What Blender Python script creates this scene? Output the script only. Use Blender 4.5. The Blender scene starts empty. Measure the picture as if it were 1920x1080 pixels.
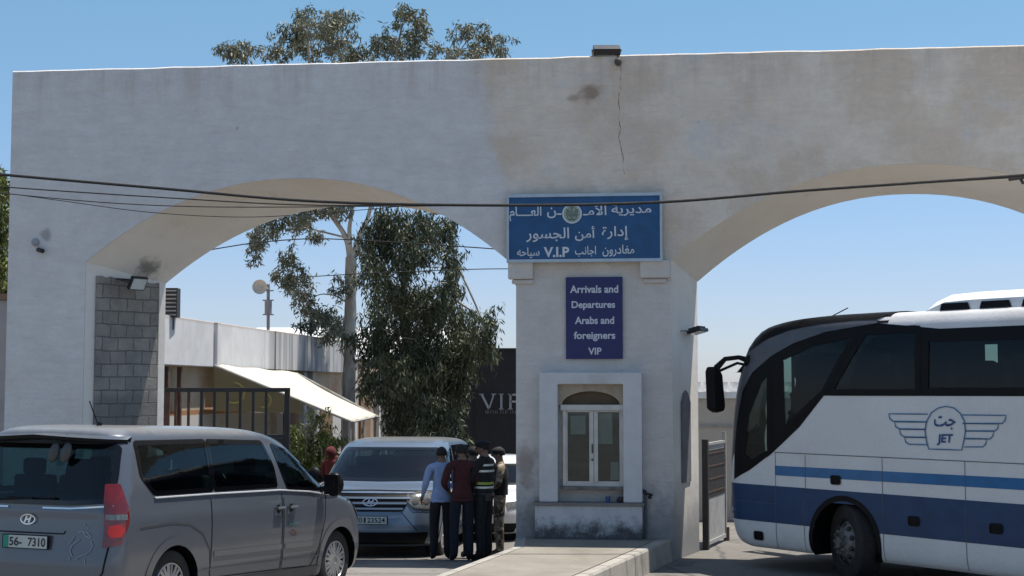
import bpy, bmesh, math, random
import numpy as np
from mathutils import Vector, Matrix
R = math.radians
random.seed(7)
SC = bpy.context.scene
COL = SC.collection

# ------------------------------------------------------------------ camera, world, sun
FPX = 2700.0
PITCH = math.atan(187 / FPX)
CAMH = 2.5
cd = bpy.data.cameras.new('camera'); cam = bpy.data.objects.new('camera', cd); COL.objects.link(cam)
cd.lens = FPX / 1920 * 36; cd.sensor_width = 36; cd.clip_start = 0.1; cd.clip_end = 3000
cam.location = (0, 0, CAMH); cam.rotation_euler = (R(90) + PITCH, 0, 0)
SC.camera = cam
SUN = Vector((0.28, 0.155, 1.0)).normalized()
w = bpy.data.worlds.new('World'); SC.world = w; w.use_nodes = True
nt = w.node_tree; bg = nt.nodes['Background']
sky = nt.nodes.new('ShaderNodeTexSky'); sky.sky_type = 'NISHITA'; sky.sun_disc = False
sky.sun_elevation = math.asin(SUN.z); sky.sun_rotation = math.atan2(SUN.x, SUN.y)
sky.altitude = 0; sky.air_density = 1.0; sky.dust_density = 0.25; sky.ozone_density = 2.2
tcw = nt.nodes.new('ShaderNodeTexCoord'); spw = nt.nodes.new('ShaderNodeSeparateXYZ'); rmp = nt.nodes.new('ShaderNodeValToRGB'); mlw = nt.nodes.new('ShaderNodeMix')
nt.links.new(tcw.outputs['Generated'], spw.inputs[0]); nt.links.new(spw.outputs[2], rmp.inputs[0])
# air colour of the photograph: paler towards the horizon (factor on the sky texture, /2 in the ramp)
er = rmp.color_ramp.elements
er[0].position = 0; er[0].color = (.47, .52, .74, 1); er[1].position = .27; er[1].color = (.56, .70, .68, 1)
e4 = er.new(.07); e4.color = (.52, .545, .69, 1)
e3 = er.new(.48); e3.color = (.90, .84, .74, 1)
mlw.data_type = 'RGBA'; mlw.blend_type = 'MULTIPLY'; mlw.inputs[0].default_value = 1
nt.links.new(sky.outputs[0], mlw.inputs[6]); nt.links.new(rmp.outputs[0], mlw.inputs[7]); nt.links.new(mlw.outputs[2], bg.inputs[0]); bg.inputs[1].default_value = 0.15
sl = bpy.data.lights.new('sun', 'SUN'); sl.energy = 5.0; sl.angle = R(0.5); sl.color = (1, .95, .87)
so = bpy.data.objects.new('sun', sl); COL.objects.link(so)
so.rotation_euler = SUN.to_track_quat('Z', 'Y').to_euler(); so.location = (0, 0, 30)
SC.view_settings.view_transform = 'Standard'; SC.view_settings.look = 'None'
SC.view_settings.exposure = 0.33; SC.view_settings.gamma = 1
SC.cycles.max_bounces = 8; SC.cycles.transparent_max_bounces = 16; SC.cycles.caustics_reflective = False

# ------------------------------------------------------------------ helpers
def ray(px, py):
    cp, sp = math.cos(PITCH), math.sin(PITCH)
    u = (540 - py) / FPX
    return Vector(((px - 960) / FPX, cp - u * sp, sp + u * cp))
def atY(px, py, Y):
    r = ray(px, py); t = Y / r.y
    return Vector((r.x * t, Y, CAMH + r.z * t))
def atZ(px, py, z):
    r = ray(px, py); t = (z - CAMH) / r.z
    return Vector((r.x * t, r.y * t, z))
GS = 0.113
def gY(X, back=0): return 21.3 + 1.3 * back - GS * X
def onG(px, py, off=0.0):       # point on the gate's front plane
    r = ray(px, py); t = (21.3 - off) / (r.y + GS * r.x)
    return Vector((r.x * t, r.y * t, CAMH + r.z * t))

def sset(o, label=None, cat=None, group=None, kind=None):
    if label: o['label'] = label
    if cat: o['category'] = cat
    if group: o['group'] = group
    if kind: o['kind'] = kind
    return o
def thing(name, loc=(0, 0, 0), rz=0, label=None, cat=None, group=None):
    o = bpy.data.objects.new(name, None); COL.objects.link(o); o.empty_display_size = .2
    o.location = loc; o.rotation_euler = (0, 0, rz)
    return sset(o, label, cat, group)

def origin_of(p):
    while p.parent: p = p.parent
    return Vector(p.location)

class MB:
    def __init__(s): s.v = []; s.f = []; s.m = []
    def add(s, vs, fs, mi=0):
        n = len(s.v); s.v += [Vector(v) for v in vs]
        s.f += [tuple(i + n for i in f) for f in fs]; s.m += [mi] * len(fs); return s
    def box(s, c, d, rz=0, mi=0, rot=None):
        c = Vector(c); h = Vector(d) / 2
        M = rot if rot else Matrix.Rotation(rz, 3, 'Z')
        vs = [c + M @ Vector((sx * h.x, sy * h.y, sz * h.z)) for sx in (-1, 1) for sy in (-1, 1) for sz in (-1, 1)]
        return s.add(vs, [(0, 1, 3, 2), (4, 6, 7, 5), (0, 4, 5, 1), (2, 3, 7, 6), (0, 2, 6, 4), (1, 5, 7, 3)], mi)
    def bar(s, a, b, wx, wy=None, mi=0):
        a, b = Vector(a), Vector(b); d = b - a; wy = wy or wx
        q = d.to_track_quat('Z', 'X').to_matrix()
        return s.box((a + b) / 2, (wx, wy, d.length), rot=q, mi=mi)
    def tube(s, pts, r, n=8, mi=0, cap=True):
        pts = [Vector(p) for p in pts]; rs = r if isinstance(r, (list, tuple)) else [r] * len(pts)
        vs = []; fs = []; x = None
        for i, p in enumerate(pts):
            t = (pts[min(i + 1, len(pts) - 1)] - pts[max(i - 1, 0)]).normalized()
            if x is None:
                x = t.orthogonal().normalized()
            else:
                x = (x - t * x.dot(t)).normalized()
            y = t.cross(x)
            for k in range(n):
                a = 2 * math.pi * k / n
                vs.append(p + (x * math.cos(a) + y * math.sin(a)) * rs[i])
        for i in range(len(pts) - 1):
            for k in range(n):
                k2 = (k + 1) % n
                fs.append((i * n + k, i * n + k2, (i + 1) * n + k2, (i + 1) * n + k))
        if cap:
            fs.append(tuple(range(n - 1, -1, -1))); fs.append(tuple(range((len(pts) - 1) * n, len(pts) * n)))
        return s.add(vs, fs, mi)
    def cyl(s, a, b, r, n=20, mi=0): return s.tube([a, b], r, n, mi)
    def ball(s, c, rr, n=10, mi=0):
        c = Vector(c); rr = Vector(rr) if not isinstance(rr, (int, float)) else Vector((rr, rr, rr))
        vs = []; fs = []
        for i in range(n + 1):
            th = math.pi * i / n
            for k in range(2 * n):
                ph = math.pi * k / n
                vs.append(c + Vector((rr.x * math.sin(th) * math.cos(ph), rr.y * math.sin(th) * math.sin(ph), rr.z * math.cos(th))))
        for i in range(n):
            for k in range(2 * n):
                k2 = (k + 1) % (2 * n)
                fs.append((i * 2 * n + k, (i + 1) * 2 * n + k, (i + 1) * 2 * n + k2, i * 2 * n + k2))
        return s.add(vs, fs, mi)
    def prism(s, poly, O, U, V, N, d, mi=0):
        """2-D outline in the frame O,U,V pushed d along N (front face at +d)"""
        O, U, V, N = Vector(O), Vector(U), Vector(V), Vector(N); n = len(poly)
        vs = [O + U * p[0] + V * p[1] + N * d for p in poly] + [O + U * p[0] + V * p[1] for p in poly]
        fs = [tuple(range(n)), tuple(range(2 * n - 1, n - 1, -1))] + [(i, n + i, n + (i + 1) % n, (i + 1) % n) for i in range(n)]
        return s.add(vs, fs, mi)
    def build(s, name, mat, parent=None, world=True, smooth=False, bevel=0, tri=False, clean=True, ang=40):
        me = bpy.data.meshes.new(name)
        off = origin_of(parent) if (parent and world) else Vector((0, 0, 0))
        me.from_pydata([v - off for v in s.v], [], s.f); 
        mats = mat if isinstance(mat, (list, tuple)) else [mat]
        for m in mats: me.materials.append(m)
        me.polygons.foreach_set('material_index', s.m)
        if clean:
            bm = bmesh.new(); bm.from_mesh(me)
            bmesh.ops.remove_doubles(bm, verts=bm.verts, dist=1e-5)
            if tri: bmesh.ops.triangulate(bm, faces=[f for f in bm.faces if len(f.verts) > 4])
            bmesh.ops.recalc_face_normals(bm, faces=bm.faces)
            bm.to_mesh(me); bm.free()
        if smooth:
            me.polygons.foreach_set('use_smooth', [True] * len(me.polygons))
            me.set_sharp_from_angle(angle=R(ang))
        o = bpy.data.objects.new(name, me); COL.objects.link(o)
        if parent: o.parent = parent
        if bevel:
            b = o.modifiers.new('bevel', 'BEVEL'); b.width = bevel; b.segments = 2; b.limit_method = 'ANGLE'; b.angle_limit = R(50)
        return o

# ---- material helper
class NT:
    def __init__(s, name):
        s.mat = bpy.data.materials.new(name); s.mat.use_nodes = True; s.t = s.mat.node_tree; s.n = s.t.nodes
        s.b = s.n['Principled BSDF']; s.out = s.n['Material Output']
        s.tc = s.n.new('ShaderNodeTexCoord'); s.co = s.tc.outputs['Object']
    def L(s, a, b): s.t.links.new(a, b)
    def inp(s, sock, v):
        if isinstance(v, bpy.types.NodeSocket): s.L(v, sock)
        elif isinstance(v, (tuple, list)) and len(v) == 3 and sock.type == 'RGBA': sock.default_value = (*v, 1)
        else: sock.default_value = v
    def noise(s, scale=5, detail=4, rough=.55, stretch=None, dist=0, off=None):
        co = s.co
        if stretch or off:
            mp = s.n.new('ShaderNodeMapping'); s.L(co, mp.inputs[0])
            if stretch: mp.inputs['Scale'].default_value = stretch
            if off: mp.inputs['Location'].default_value = off
            co = mp.outputs[0]
        x = s.n.new('ShaderNodeTexNoise'); s.L(co, x.inputs['Vector'])
        x.inputs['Scale'].default_value = scale; x.inputs['Detail'].default_value = detail
        x.inputs['Roughness'].default_value = rough; x.inputs['Distortion'].default_value = dist
        return x.outputs['Fac']
    def ramp(s, f, a, b, lo=0.0, hi=1.0):
        x = s.n.new('ShaderNodeMapRange'); x.interpolation_type = 'SMOOTHSTEP'; s.inp(x.inputs[0], f)
        x.inputs[1].default_value = a; x.inputs[2].default_value = b; x.inputs[3].default_value = lo; x.inputs[4].default_value = hi
        return x.outputs[0]
    def math(s, op, a, b=0.0, c=0.0):
        x = s.n.new('ShaderNodeMath'); x.operation = op; s.inp(x.inputs[0], a); s.inp(x.inputs[1], b); s.inp(x.inputs[2], c); return x.outputs[0]
    def mix(s, f, a, b, mode='MIX'):
        x = s.n.new('ShaderNodeMix'); x.data_type = 'RGBA'; x.blend_type = mode
        s.inp(x.inputs[0], f); s.inp(x.inputs[6], a); s.inp(x.inputs[7], b); return x.outputs[2]
    def sep(s):
        x = s.n.new('ShaderNodeSeparateXYZ'); s.L(s.co, x.inputs[0]); return x.outputs
    def spot(s, c, r, soft=.5, scale=(1, 1, 1)):
        mp = s.n.new('ShaderNodeVectorMath'); mp.operation = 'SUBTRACT'; s.L(s.co, mp.inputs[0]); mp.inputs[1].default_value = c
        m2 = s.n.new('ShaderNodeVectorMath'); m2.operation = 'MULTIPLY'; s.L(mp.outputs[0], m2.inputs[0]); m2.inputs[1].default_value = scale
        l = s.n.new('ShaderNodeVectorMath'); l.operation = 'LENGTH'; s.L(m2.outputs[0], l.inputs[0])
        d = s.math('ADD', l.outputs['Value'], s.math('MULTIPLY', s.math('SUBTRACT', s.noise(7, 4, .6), .5), r * 1.3))
        return s.ramp(d, r * (1 - soft), r, 1, 0)
    def bump(s, h, strength=.3, dist=.02):
        x = s.n.new('ShaderNodeBump'); x.inputs['Strength'].default_value = strength; x.inputs['Distance'].default_value = dist
        s.L(h, x.inputs['Height']); s.L(x.outputs[0], s.b.inputs['Normal'])
    def set(s, col=None, rough=None, metal=None, **k):
        if col is not None: s.inp(s.b.inputs['Base Color'], col)
        if rough is not None: s.inp(s.b.inputs['Roughness'], rough)
        if metal is not None: s.inp(s.b.inputs['Metallic'], metal)
        for kk, v in k.items(): s.inp(s.b.inputs[kk.replace('_', ' ')], v)
        return s.mat

def simple(name, col, rough=.6, metal=0, var=.12, scale=6, coat=0, bump=0):
    m = NT(name); n = m.noise(scale, 5, .6)
    dark = tuple(c * (1 - var) for c in col); lite = tuple(min(1, c * (1 + var)) for c in col)
    c = m.mix(m.ramp(n, .3, .7), dark, lite)
    if bump: m.bump(m.noise(scale * 8, 3, .6), bump, .01)
    m.set(c, m.ramp(m.noise(scale * 2, 3), .2, .8, rough * .85, min(1, rough * 1.15)), metal)
    if coat: m.b.inputs['Coat Weight'].default_value = coat; m.b.inputs['Coat Roughness'].default_value = .06
    return m.mat
def glass(name, tint, refl=.06, spec=1.5):
    m = NT(name); m.n.remove(m.b)
    tr = m.n.new('ShaderNodeBsdfTransparent'); tr.inputs[0].default_value = (*tint, 1)
    gl = m.n.new('ShaderNodeBsdfGlossy'); gl.inputs['Roughness'].default_value = .03; gl.inputs[0].default_value = (.9, .95, 1, 1)
    ge = m.n.new('ShaderNodeNewGeometry'); dt = m.n.new('ShaderNodeVectorMath'); dt.operation = 'DOT_PRODUCT'
    m.L(ge.outputs['Normal'], dt.inputs[0]); m.L(ge.outputs['Incoming'], dt.inputs[1])
    mx = m.n.new('ShaderNodeMixShader'); r0 = ((spec - 1) / (spec + 1)) ** 2 + refl
    f = m.math('MULTIPLY_ADD', m.math('POWER', m.math('SUBTRACT', 1, m.math('ABSOLUTE', dt.outputs['Value'])), 5), 1 - r0, r0)
    m.L(f, mx.inputs[0]); m.L(tr.outputs[0], mx.inputs[1]); m.L(gl.outputs[0], mx.inputs[2]); m.L(mx.outputs[0], m.out.inputs[0])
    return m.mat

# ---- plaster of the gateway (world coordinates: its meshes keep a zero origin)
def gate_plaster():
    m = NT('gate_plaster'); X, Y, Z = m.sep()
    n1 = m.noise(.7, 6, .6); n2 = m.noise(3.5, 6, .65); n3 = m.noise(14, 5, .6)
    blue = m.mix(m.ramp(n2, .3, .7), (.68, .66, .655), (.755, .74, .73))
    blue = m.mix(m.math('MULTIPLY', m.ramp(n1, .5, .72), .45), blue, (.62, .58, .53))
    beige = m.mix(m.ramp(n2, .3, .7), (.76, .655, .545), (.82, .735, .635))
    beige = m.mix(m.math('MULTIPLY', m.ramp(n1, .42, .58), .85), beige, (.68, .555, .44))
    beige = m.mix(m.math('MULTIPLY', m.ramp(m.noise(1.3, 6, .65, off=(3, 1, 7)), .52, .72), .7), beige, (.66, .65, .64))
    edge = m.math('ADD', X, m.math('MULTIPLY', m.math('SUBTRACT', m.noise(1.6, 3, .5), .5), .9))
    edge = m.math('ADD', edge, m.math('MULTIPLY', m.ramp(Z, 5.0, 6.6), .38))
    fx = m.ramp(edge, -.22, .12)
    c = m.mix(fx, blue, beige)
    # the pillar below the sign is painted the same off white as the left half, thinner
    low = m.ramp(Z, 4.6, 4.0)
    c = m.mix(m.math('MULTIPLY', low, m.math('MULTIPLY', fx, .75)), c, m.mix(m.ramp(n2, .3, .7), (.58, .565, .555), (.64, .63, .62)))
    # splash dirt and grime near the ground
    g = m.math('ADD', Z, m.math('MULTIPLY', n2, 1.1))
    c = m.mix(m.math('MULTIPLY', m.ramp(g, 2.0, .7), .75), c, (.22, .225, .24))
    # rain streaks from the top edge and from the sign
    st = m.noise(5, 5, .7, stretch=(1, 1, .09))
    top = m.math('MULTIPLY', m.ramp(Z, 6.5, 7.35), m.ramp(st, .44, .7))
    c = m.mix(m.math('MULTIPLY', top, .35), c, (.46, .37, .30))
    for p, r, sc, col, a in (((1.17, 21.17, 6.87), .22, (1, 1, 1.1), (.26, .16, .11), .75), ((.95, 21.19, 6.80), .16, (1, 1, 2), (.30, .20, .14), .55),
                         ((.2, 21.28, 1.35), .36, (1.5, 1, .8), (.25, .19, .16), .7),
                         ((.75, 21.2, 5.38), .5, (.6, 1, 3), (.45, .40, .34), .4), ((1.9, 21.1, 5.38), .5, (.7, 1, 3), (.45, .40, .34), .4),
                         ((-5.75, 22.9, 4.3), .30, (1, 1, 1.6), (.12, .12, .12), .5), ((-7.2, 22.1, 4.85), .13, (1, 1, 1), (.2, .2, .2), .6),
                         ((.4, 21.2, .5), .5, (1, 1, 1), (.16, .16, .17), .5), ((2.2, 21.0, .3), .8, (1, 1, .8), (.2, .2, .21), .45)):
        c = m.mix(m.math('MULTIPLY', m.spot(p, r, .75, sc), a), c, col)
    # small dings
    v = m.n.new('ShaderNodeTexVoronoi'); v.inputs['Scale'].default_value = 1.1; m.L(m.co, v.inputs['Vector'])
    c = m.mix(m.ramp(v.outputs['Distance'], .035, .018, 0, .45), c, (.2, .17, .15))
    c = m.mix(m.ramp(n3, .35, .65, 0, .12), c, (.35, .33, .31))
    tw = m.noise(4, 5, .7, stretch=(.5, .5, 2.2), dist=1.2); c = m.mix(m.ramp(tw, .40, .66, 0, .16), c, (.42, .39, .35)); c = m.mix(m.ramp(m.noise(26, 5, .75), .60, .74, 0, .35), c, (.36, .33, .29))
    h = m.math('ADD', m.math('ADD', m.math('MULTIPLY', n2, .8), m.math('MULTIPLY', n3, .3)), m.math('MULTIPLY', tw, .8))
    m.bump(h, .6, .04)
    return m.set(c, .88)
M_GATE = gate_plaster()
def soffit_mat():  # undersides and jambs: ground bounce painted in as a lighter, warmer plaster
    m = NT('soffit_bounce_plaster'); n = m.noise(1.1, 6, .65)
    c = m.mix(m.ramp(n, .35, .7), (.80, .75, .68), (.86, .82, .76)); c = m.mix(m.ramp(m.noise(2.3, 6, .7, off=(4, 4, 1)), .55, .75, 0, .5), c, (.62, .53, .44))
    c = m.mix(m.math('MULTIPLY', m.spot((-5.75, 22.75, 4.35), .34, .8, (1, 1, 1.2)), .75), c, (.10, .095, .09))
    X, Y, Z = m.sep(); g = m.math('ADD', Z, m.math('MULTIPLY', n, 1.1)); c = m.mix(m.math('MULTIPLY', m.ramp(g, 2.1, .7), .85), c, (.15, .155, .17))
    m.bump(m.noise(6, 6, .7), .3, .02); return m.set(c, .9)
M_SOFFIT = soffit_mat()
def block_mat():
    m = NT('concrete_block'); br = m.n.new('ShaderNodeTexBrick')
    sp = m.sep(); cb = m.n.new('ShaderNodeCombineXYZ')
    m.L(m.math('ADD', sp[0], m.math('MULTIPLY', m.math('SUBTRACT', m.noise(3.2, 3), .5), .075)), cb.inputs[0])
    m.L(m.math('ADD', sp[2], m.math('MULTIPLY', m.math('SUBTRACT', m.noise(2.7, 3, off=(5, 1, 2)), .5), .06)), cb.inputs[1])
    m.L(cb.outputs[0], br.inputs['Vector'])
    br.inputs['Scale'].default_value = 1; br.inputs['Brick Width'].default_value = .30; br.inputs['Row Height'].default_value = .205
    br.inputs['Mortar Size'].default_value = .010; br.inputs['Mortar Smooth'].default_value = .5
    br.inputs['Color1'].default_value = (.36, .335, .295, 1); br.inputs['Color2'].default_value = (.27, .25, .22, 1)
    br.inputs['Mortar'].default_value = (.16, .15, .135, 1)
    c = m.mix(m.ramp(m.noise(3, 5, .7), .35, .7, 0, .6), br.outputs['Color'], (.15, .145, .14))
    c = m.mix(m.ramp(m.noise(30, 4, .7), .45, .7, 0, .5), c, (.32, .31, .29))
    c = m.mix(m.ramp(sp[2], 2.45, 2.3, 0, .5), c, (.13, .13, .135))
    m.bump(m.math('ADD', m.math('MULTIPLY', br.outputs['Fac'], -1), m.math('MULTIPLY', m.noise(25, 5, .7), .6)), .9, .02)
    return m.set(c, .95)
M_BLOCK = block_mat()
def ground_mat():
    m = NT('dusty_asphalt'); n = m.noise(.35, 6, .6); n2 = m.noise(4, 8, .7); n3 = m.noise(60, 4, .7)
    c = m.mix(m.ramp(n2, .3, .7), (.150, .138, .122), (.195, .181, .162))
    c = m.mix(m.ramp(n, .45, .65, 0, .6), c, (.27, .25, .225))
    c = m.mix(m.ramp(n3, .4, .75, 0, .45), c, (.10, .098, .095))
    v = m.n.new('ShaderNodeTexVoronoi'); v.feature = 'DISTANCE_TO_EDGE'; v.inputs['Scale'].default_value = .32
    mp = m.n.new('ShaderNodeMapping'); m.L(m.co, mp.inputs[0]); m.L(m.noise(1.5, 4), mp.inputs['Location']); m.L(mp.outputs[0], v.inputs['Vector'])
    c = m.mix(m.ramp(v.outputs['Distance'], .012, .003, 0, .7), c, (.07, .068, .065))
    c = m.mix(m.ramp(m.noise(.9, 5, .6, off=(9, 3, 0)), .62, .72, 0, .6), c, (.085, .083, .08))
    c = m.mix(m.ramp(m.noise(2.6, 5, .6, off=(2, 8, 0)), .64, .70, 0, .7), c, (.045, .043, .04))
    X, Y, Z = m.sep(); tm = m.noise(1.4, 4, .6, stretch=(1.3, .06, 1), off=(0, 1, 0)); c = m.mix(m.ramp(tm, .55, .68, 0, .45), c, (.08, .077, .072))
    pb = m.n.new('ShaderNodeTexVoronoi'); pb.inputs['Scale'].default_value = 9; m.L(m.co, pb.inputs['Vector']); c = m.mix(m.ramp(pb.outputs['Distance'], .10, .05, 0, .8), c, (.30, .28, .25))
    m.bump(m.math('ADD', n3, m.math('MULTIPLY', n2, .5)), .5, .01)
    return m.set(c, .92)
M_GROUND = ground_mat()
def concrete(name, a, b, d, sc=2.5):
    m = NT(name); c = m.mix(m.ramp(m.noise(sc, 7, .65), .3, .7), a, b)
    c = m.mix(m.ramp(m.noise(sc * .45, 5, .65, off=(5, 2, 1)), .5, .75, 0, .7), c, d)
    c = m.mix(m.ramp(m.noise(sc * 22, 4, .7), .45, .75, 0, .35), c, d)
    m.bump(m.noise(sc * 15, 6, .7), .4, .015); return m.set(c, .9)
M_PAVE = concrete('island_concrete', (.23, .209, .175), (.30, .273, .228), (.15, .135, .11), 1.6)
M_KERB = concrete('kerb_stone', (.36, .335, .295), (.43, .40, .36), (.20, .19, .17), 4)
M_PLAST2 = concrete('trim_plaster', (.56, .56, .57), (.63, .63, .64), (.47, .45, .44), 3)
def plinth_mat():
    m = NT('mouldy_plaster'); X, Y, Z = m.sep()
    n = m.noise(4, 7, .7)
    c = m.mix(m.ramp(n, .3, .7), (.52, .52, .53), (.60, .60, .61))
    g = m.math('ADD', Z, m.math('MULTIPLY', m.noise(6, 7, .75), .75))
    c = m.mix(m.ramp(g, 1.05, .72, 0, .92), c, (.045, .045, .05))
    c = m.mix(m.ramp(m.noise(9, 6, .7), .56, .72, 0, .6), c, (.2, .19, .18))
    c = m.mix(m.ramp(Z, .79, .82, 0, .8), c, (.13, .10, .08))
    m.bump(n, .4, .02); return m.set(c, .9)
M_PLINTH = plinth_mat()
M_BEIGE = concrete('beige_plaster', (.42, .36, .28), (.48, .41, .32), (.3, .24, .18), 4)
M_ALU = simple('aluminium_frame', (.50, .49, .47), .45, .3)
M_BLACK = simple('black_paint', (.018, .018, .02), .5)
M_RUBBER = simple('rubber', (.02, .02, .02), .8, bump=.3)
M_DARKM = simple('dark_steel', (.035, .032, .032), .55, .2)
M_BROWNM = simple('rusty_brown_steel', (.10, .055, .04), .7, .1, var=.3)
M_GALV = concrete('galvanised_sheet', (.34, .34, .34), (.42, .42, .41), (.2, .16, .13), 5)
M_WHITE = simple('white_paint', (.78, .78, .77), .5, var=.05)
M_SBLUE = simple('sign_blue', (.010, .080, .21), .45, var=.15)
M_SFRAME = simple('sign_frame_paint', (.42, .52, .60), .4, var=.08)
M_SNAVY = simple('sign_navy', (.009, .012, .105), .4, var=.1)
M_LETTER = simple('letter_white', (.62, .66, .72), .5, var=.05)
M_LETTER2 = simple('letter_pale', (.56, .58, .66), .5, var=.05)
M_EMB = simple('emblem_sage', (.30, .36, .30), .5, var=.3, scale=40)
M_EMB2 = simple('emblem_dark', (.08, .12, .10), .5)
M_GLASSD = glass('office_glass', (.70, .74, .72), .02, 1.4)
M_LENS = simple('lamp_lens', (.62, .70, .68), .12, var=.05)
M_PAPER = simple('paper_sheet', (.42, .50, .50), .8, var=.08)

# ------------------------------------------------------------------ text
AR = {'ا': (0xFE8D, 0xFE8E), 'أ': (0xFE83, 0xFE84), 'إ': (0xFE87, 0xFE88), 'ب': (0xFE8F, 0xFE90, 0xFE91, 0xFE92), 'ة': (0xFE93, 0xFE94),
      'ت': (0xFE95, 0xFE96, 0xFE97, 0xFE98), 'ج': (0xFE9D, 0xFE9E, 0xFE9F, 0xFEA0), 'ح': (0xFEA1, 0xFEA2, 0xFEA3, 0xFEA4), 'د': (0xFEA9, 0xFEAA),
      'ر': (0xFEAD, 0xFEAE), 'س': (0xFEB1, 0xFEB2, 0xFEB3, 0xFEB4), 'ع': (0xFEC9, 0xFECA, 0xFECB, 0xFECC), 'غ': (0xFECD, 0xFECE, 0xFECF, 0xFED0),
      'ل': (0xFEDD, 0xFEDE, 0xFEDF, 0xFEE0), 'م': (0xFEE1, 0xFEE2, 0xFEE3, 0xFEE4), 'ن': (0xFEE5, 0xFEE6, 0xFEE7, 0xFEE8), 'ه': (0xFEE9, 0xFEEA, 0xFEEB, 0xFEEC),
      'و': (0xFEED, 0xFEEE), 'ي': (0xFEF1, 0xFEF2, 0xFEF3, 0xFEF4), 'ئ': (0xFE89, 0xFE8A, 0xFE8B, 0xFE8C), 'ﻷ': (0xFEF7, 0xFEF8), 'ـ': (0x640,) * 4}
def arabic(t):
    t = t.replace('لأ', 'ﻷ'); out = []
    for i, ch in enumerate(t):
        if ch not in AR: out.append(ch); continue
        pj = i > 0 and t[i - 1] in AR and len(AR[t[i - 1]]) == 4
        nj = i < len(t) - 1 and t[i + 1] in AR and len(AR[ch]) == 4
        k = (3 if pj and nj else 1 if pj else 2 if nj else 0)
        out.append(chr(AR[ch][k]))
    return ''.join(reversed(out))
def text_tris(body, bold=0.0):
    c = bpy.data.curves.new('lettering', 'FONT'); c.body = body; c.size = 1; c.offset = bold; c.resolution_u = 5
    o = bpy.data.objects.new('lettering', c); COL.objects.link(o)
    bpy.context.view_layer.update()
    me = bpy.data.meshes.new_from_object(o.evaluated_get(bpy.context.evaluated_depsgraph_get()))
    vs = [v.co.copy() for v in me.vertices]; fs = [tuple(p.vertices) for p in me.polygons]
    bpy.data.objects.remove(o); bpy.data.meshes.remove(me); bpy.data.curves.remove(c)
    return vs, fs
def put_text(mb, body, O, U, V, N, x0, x1, y0, y1=None, bold=0.0, keep=False, slant=0.0, mi=0, fn=None):
    """fit the text's ink between x0..x1 (and y0..y1) of frame O,U,V; fn maps (x,y)->3-D for curved carriers"""
    vs, fs = text_tris(body, bold)
    ax, bx = min(v.x for v in vs), max(v.x for v in vs); ay, by = min(v.y for v in vs), max(v.y for v in vs)
    sx = (x1 - x0) / (bx - ax); sy = sx if y1 is None else (y1 - y0) / (by - ay)
    pts = []
    for v in vs:
        x = x0 + (v.x - ax) * sx; y = y0 + (v.y - ay) * sy; x += slant * (y - y0)
        pts.append(fn(x, y) if fn else Vector(O) + Vector(U) * x + Vector(V) * y + Vector(N) * .0)
    mb.add(pts, fs, mi)

def stroke(mb, pts, wd, fn, closed=False, mi=0):
    """flat ribbon along a 2-D polyline, mapped by fn(x,y)"""
    P = [Vector(p) for p in pts]; n = len(P); Lf = []; Rt = []
    for i in range(n):
        a = P[(i - 1) % n] if (closed or i > 0) else P[i]; b = P[(i + 1) % n] if (closed or i < n - 1) else P[i]
        t = (b - a); t = t.normalized() if t.length > 0 else Vector((1, 0)); q = Vector((-t.y, t.x)) * wd / 2
        Lf.append(fn(*(P[i] + q))); Rt.append(fn(*(P[i] - q)))
    m = n if closed else n - 1
    mb.add(Lf + Rt, [(i, (i + 1) % n, n + (i + 1) % n, n + i) for i in range(m)], mi)

# ------------------------------------------------------------------ ground
def lane(y): return float(np.interp(y, [0, 13, 17, 20.5, 24.5, 30, 60, 400], [.31, .31, .17, .0, -.22, -.34, -.38, -.38]))
def gh(x, y):
    t = min(1, max(0, (1.6 - x) / 1.8)); t = t * t * (3 - 2 * t)
    return lane(y) * t
xs = sorted(set([-600, -300, -120, -60, -40] + [round(-30 + i * .6, 2) for i in range(101)] + [40, 60, 120, 300, 600]))
ys = sorted(set([-60, -20, 0, 5] + [round(8 + i * .5, 2) for i in range(100)] + [62, 70, 90, 130, 200, 400, 900]))
g = MB(); g.v = [Vector((x, y, gh(x, y))) for y in ys for x in xs]
nx = len(xs); g.f = [(j * nx + i, j * nx + i + 1, (j + 1) * nx + i + 1, (j + 1) * nx + i) for j in range(len(ys) - 1) for i in range(nx - 1)]
g.m = [0] * len(g.f)
sset(g.build('ground', M_GROUND, smooth=True, clean=False), kind='structure')

# traffic island (pavement) in front of the pillar
IZ = .32
isl = [(-3.4, 8.6), (-1.0, 16.6), (.02, 20.0), (.06, 21.6), (2.33, 21.4), (2.30, 21.02), (2.12, 20.55), (1.98, 20.12), (.80, 16.7), (-1.4, 8.6)]
def inset(poly, d):
    n = len(poly); out = []
    A = sum(poly[i][0] * poly[(i + 1) % n][1] - poly[(i + 1) % n][0] * poly[i][1] for i in range(n))
    sg = 1 if A > 0 else -1
    for i in range(n):
        p0, p1, p2 = Vector(poly[i - 1]), Vector(poly[i]), Vector(poly[(i + 1) % n])
        e1 = (p1 - p0).normalized(); e2 = (p2 - p1).normalized()
        n1 = Vector((-e1.y, e1.x)) * sg; n2 = Vector((-e2.y, e2.x)) * sg
        b = n1 + n2; b = b / max(.35, b.dot(n1)) if b.length > 1e-6 else n1
        out.append(tuple(p1 + b * d))
    return out
inn = inset(isl, .15)
mb = MB(); n = len(isl)
out_b = inset(isl, -.05)
vs = [(*p, -.4) for p in out_b] + [(*p, IZ - .03) for p in isl] + [(*p, IZ) for p in inset(isl, .02)] + [(*p, IZ) for p in inn]
fs = []
for L in range(3):
    for i in range(n):
        j = (i + 1) % n; fs.append((L * n + i, L * n + j, (L + 1) * n + j, (L + 1) * n + i))
mb.add(vs, fs); sset(mb.build('kerb', M_KERB), kind='structure')
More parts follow.
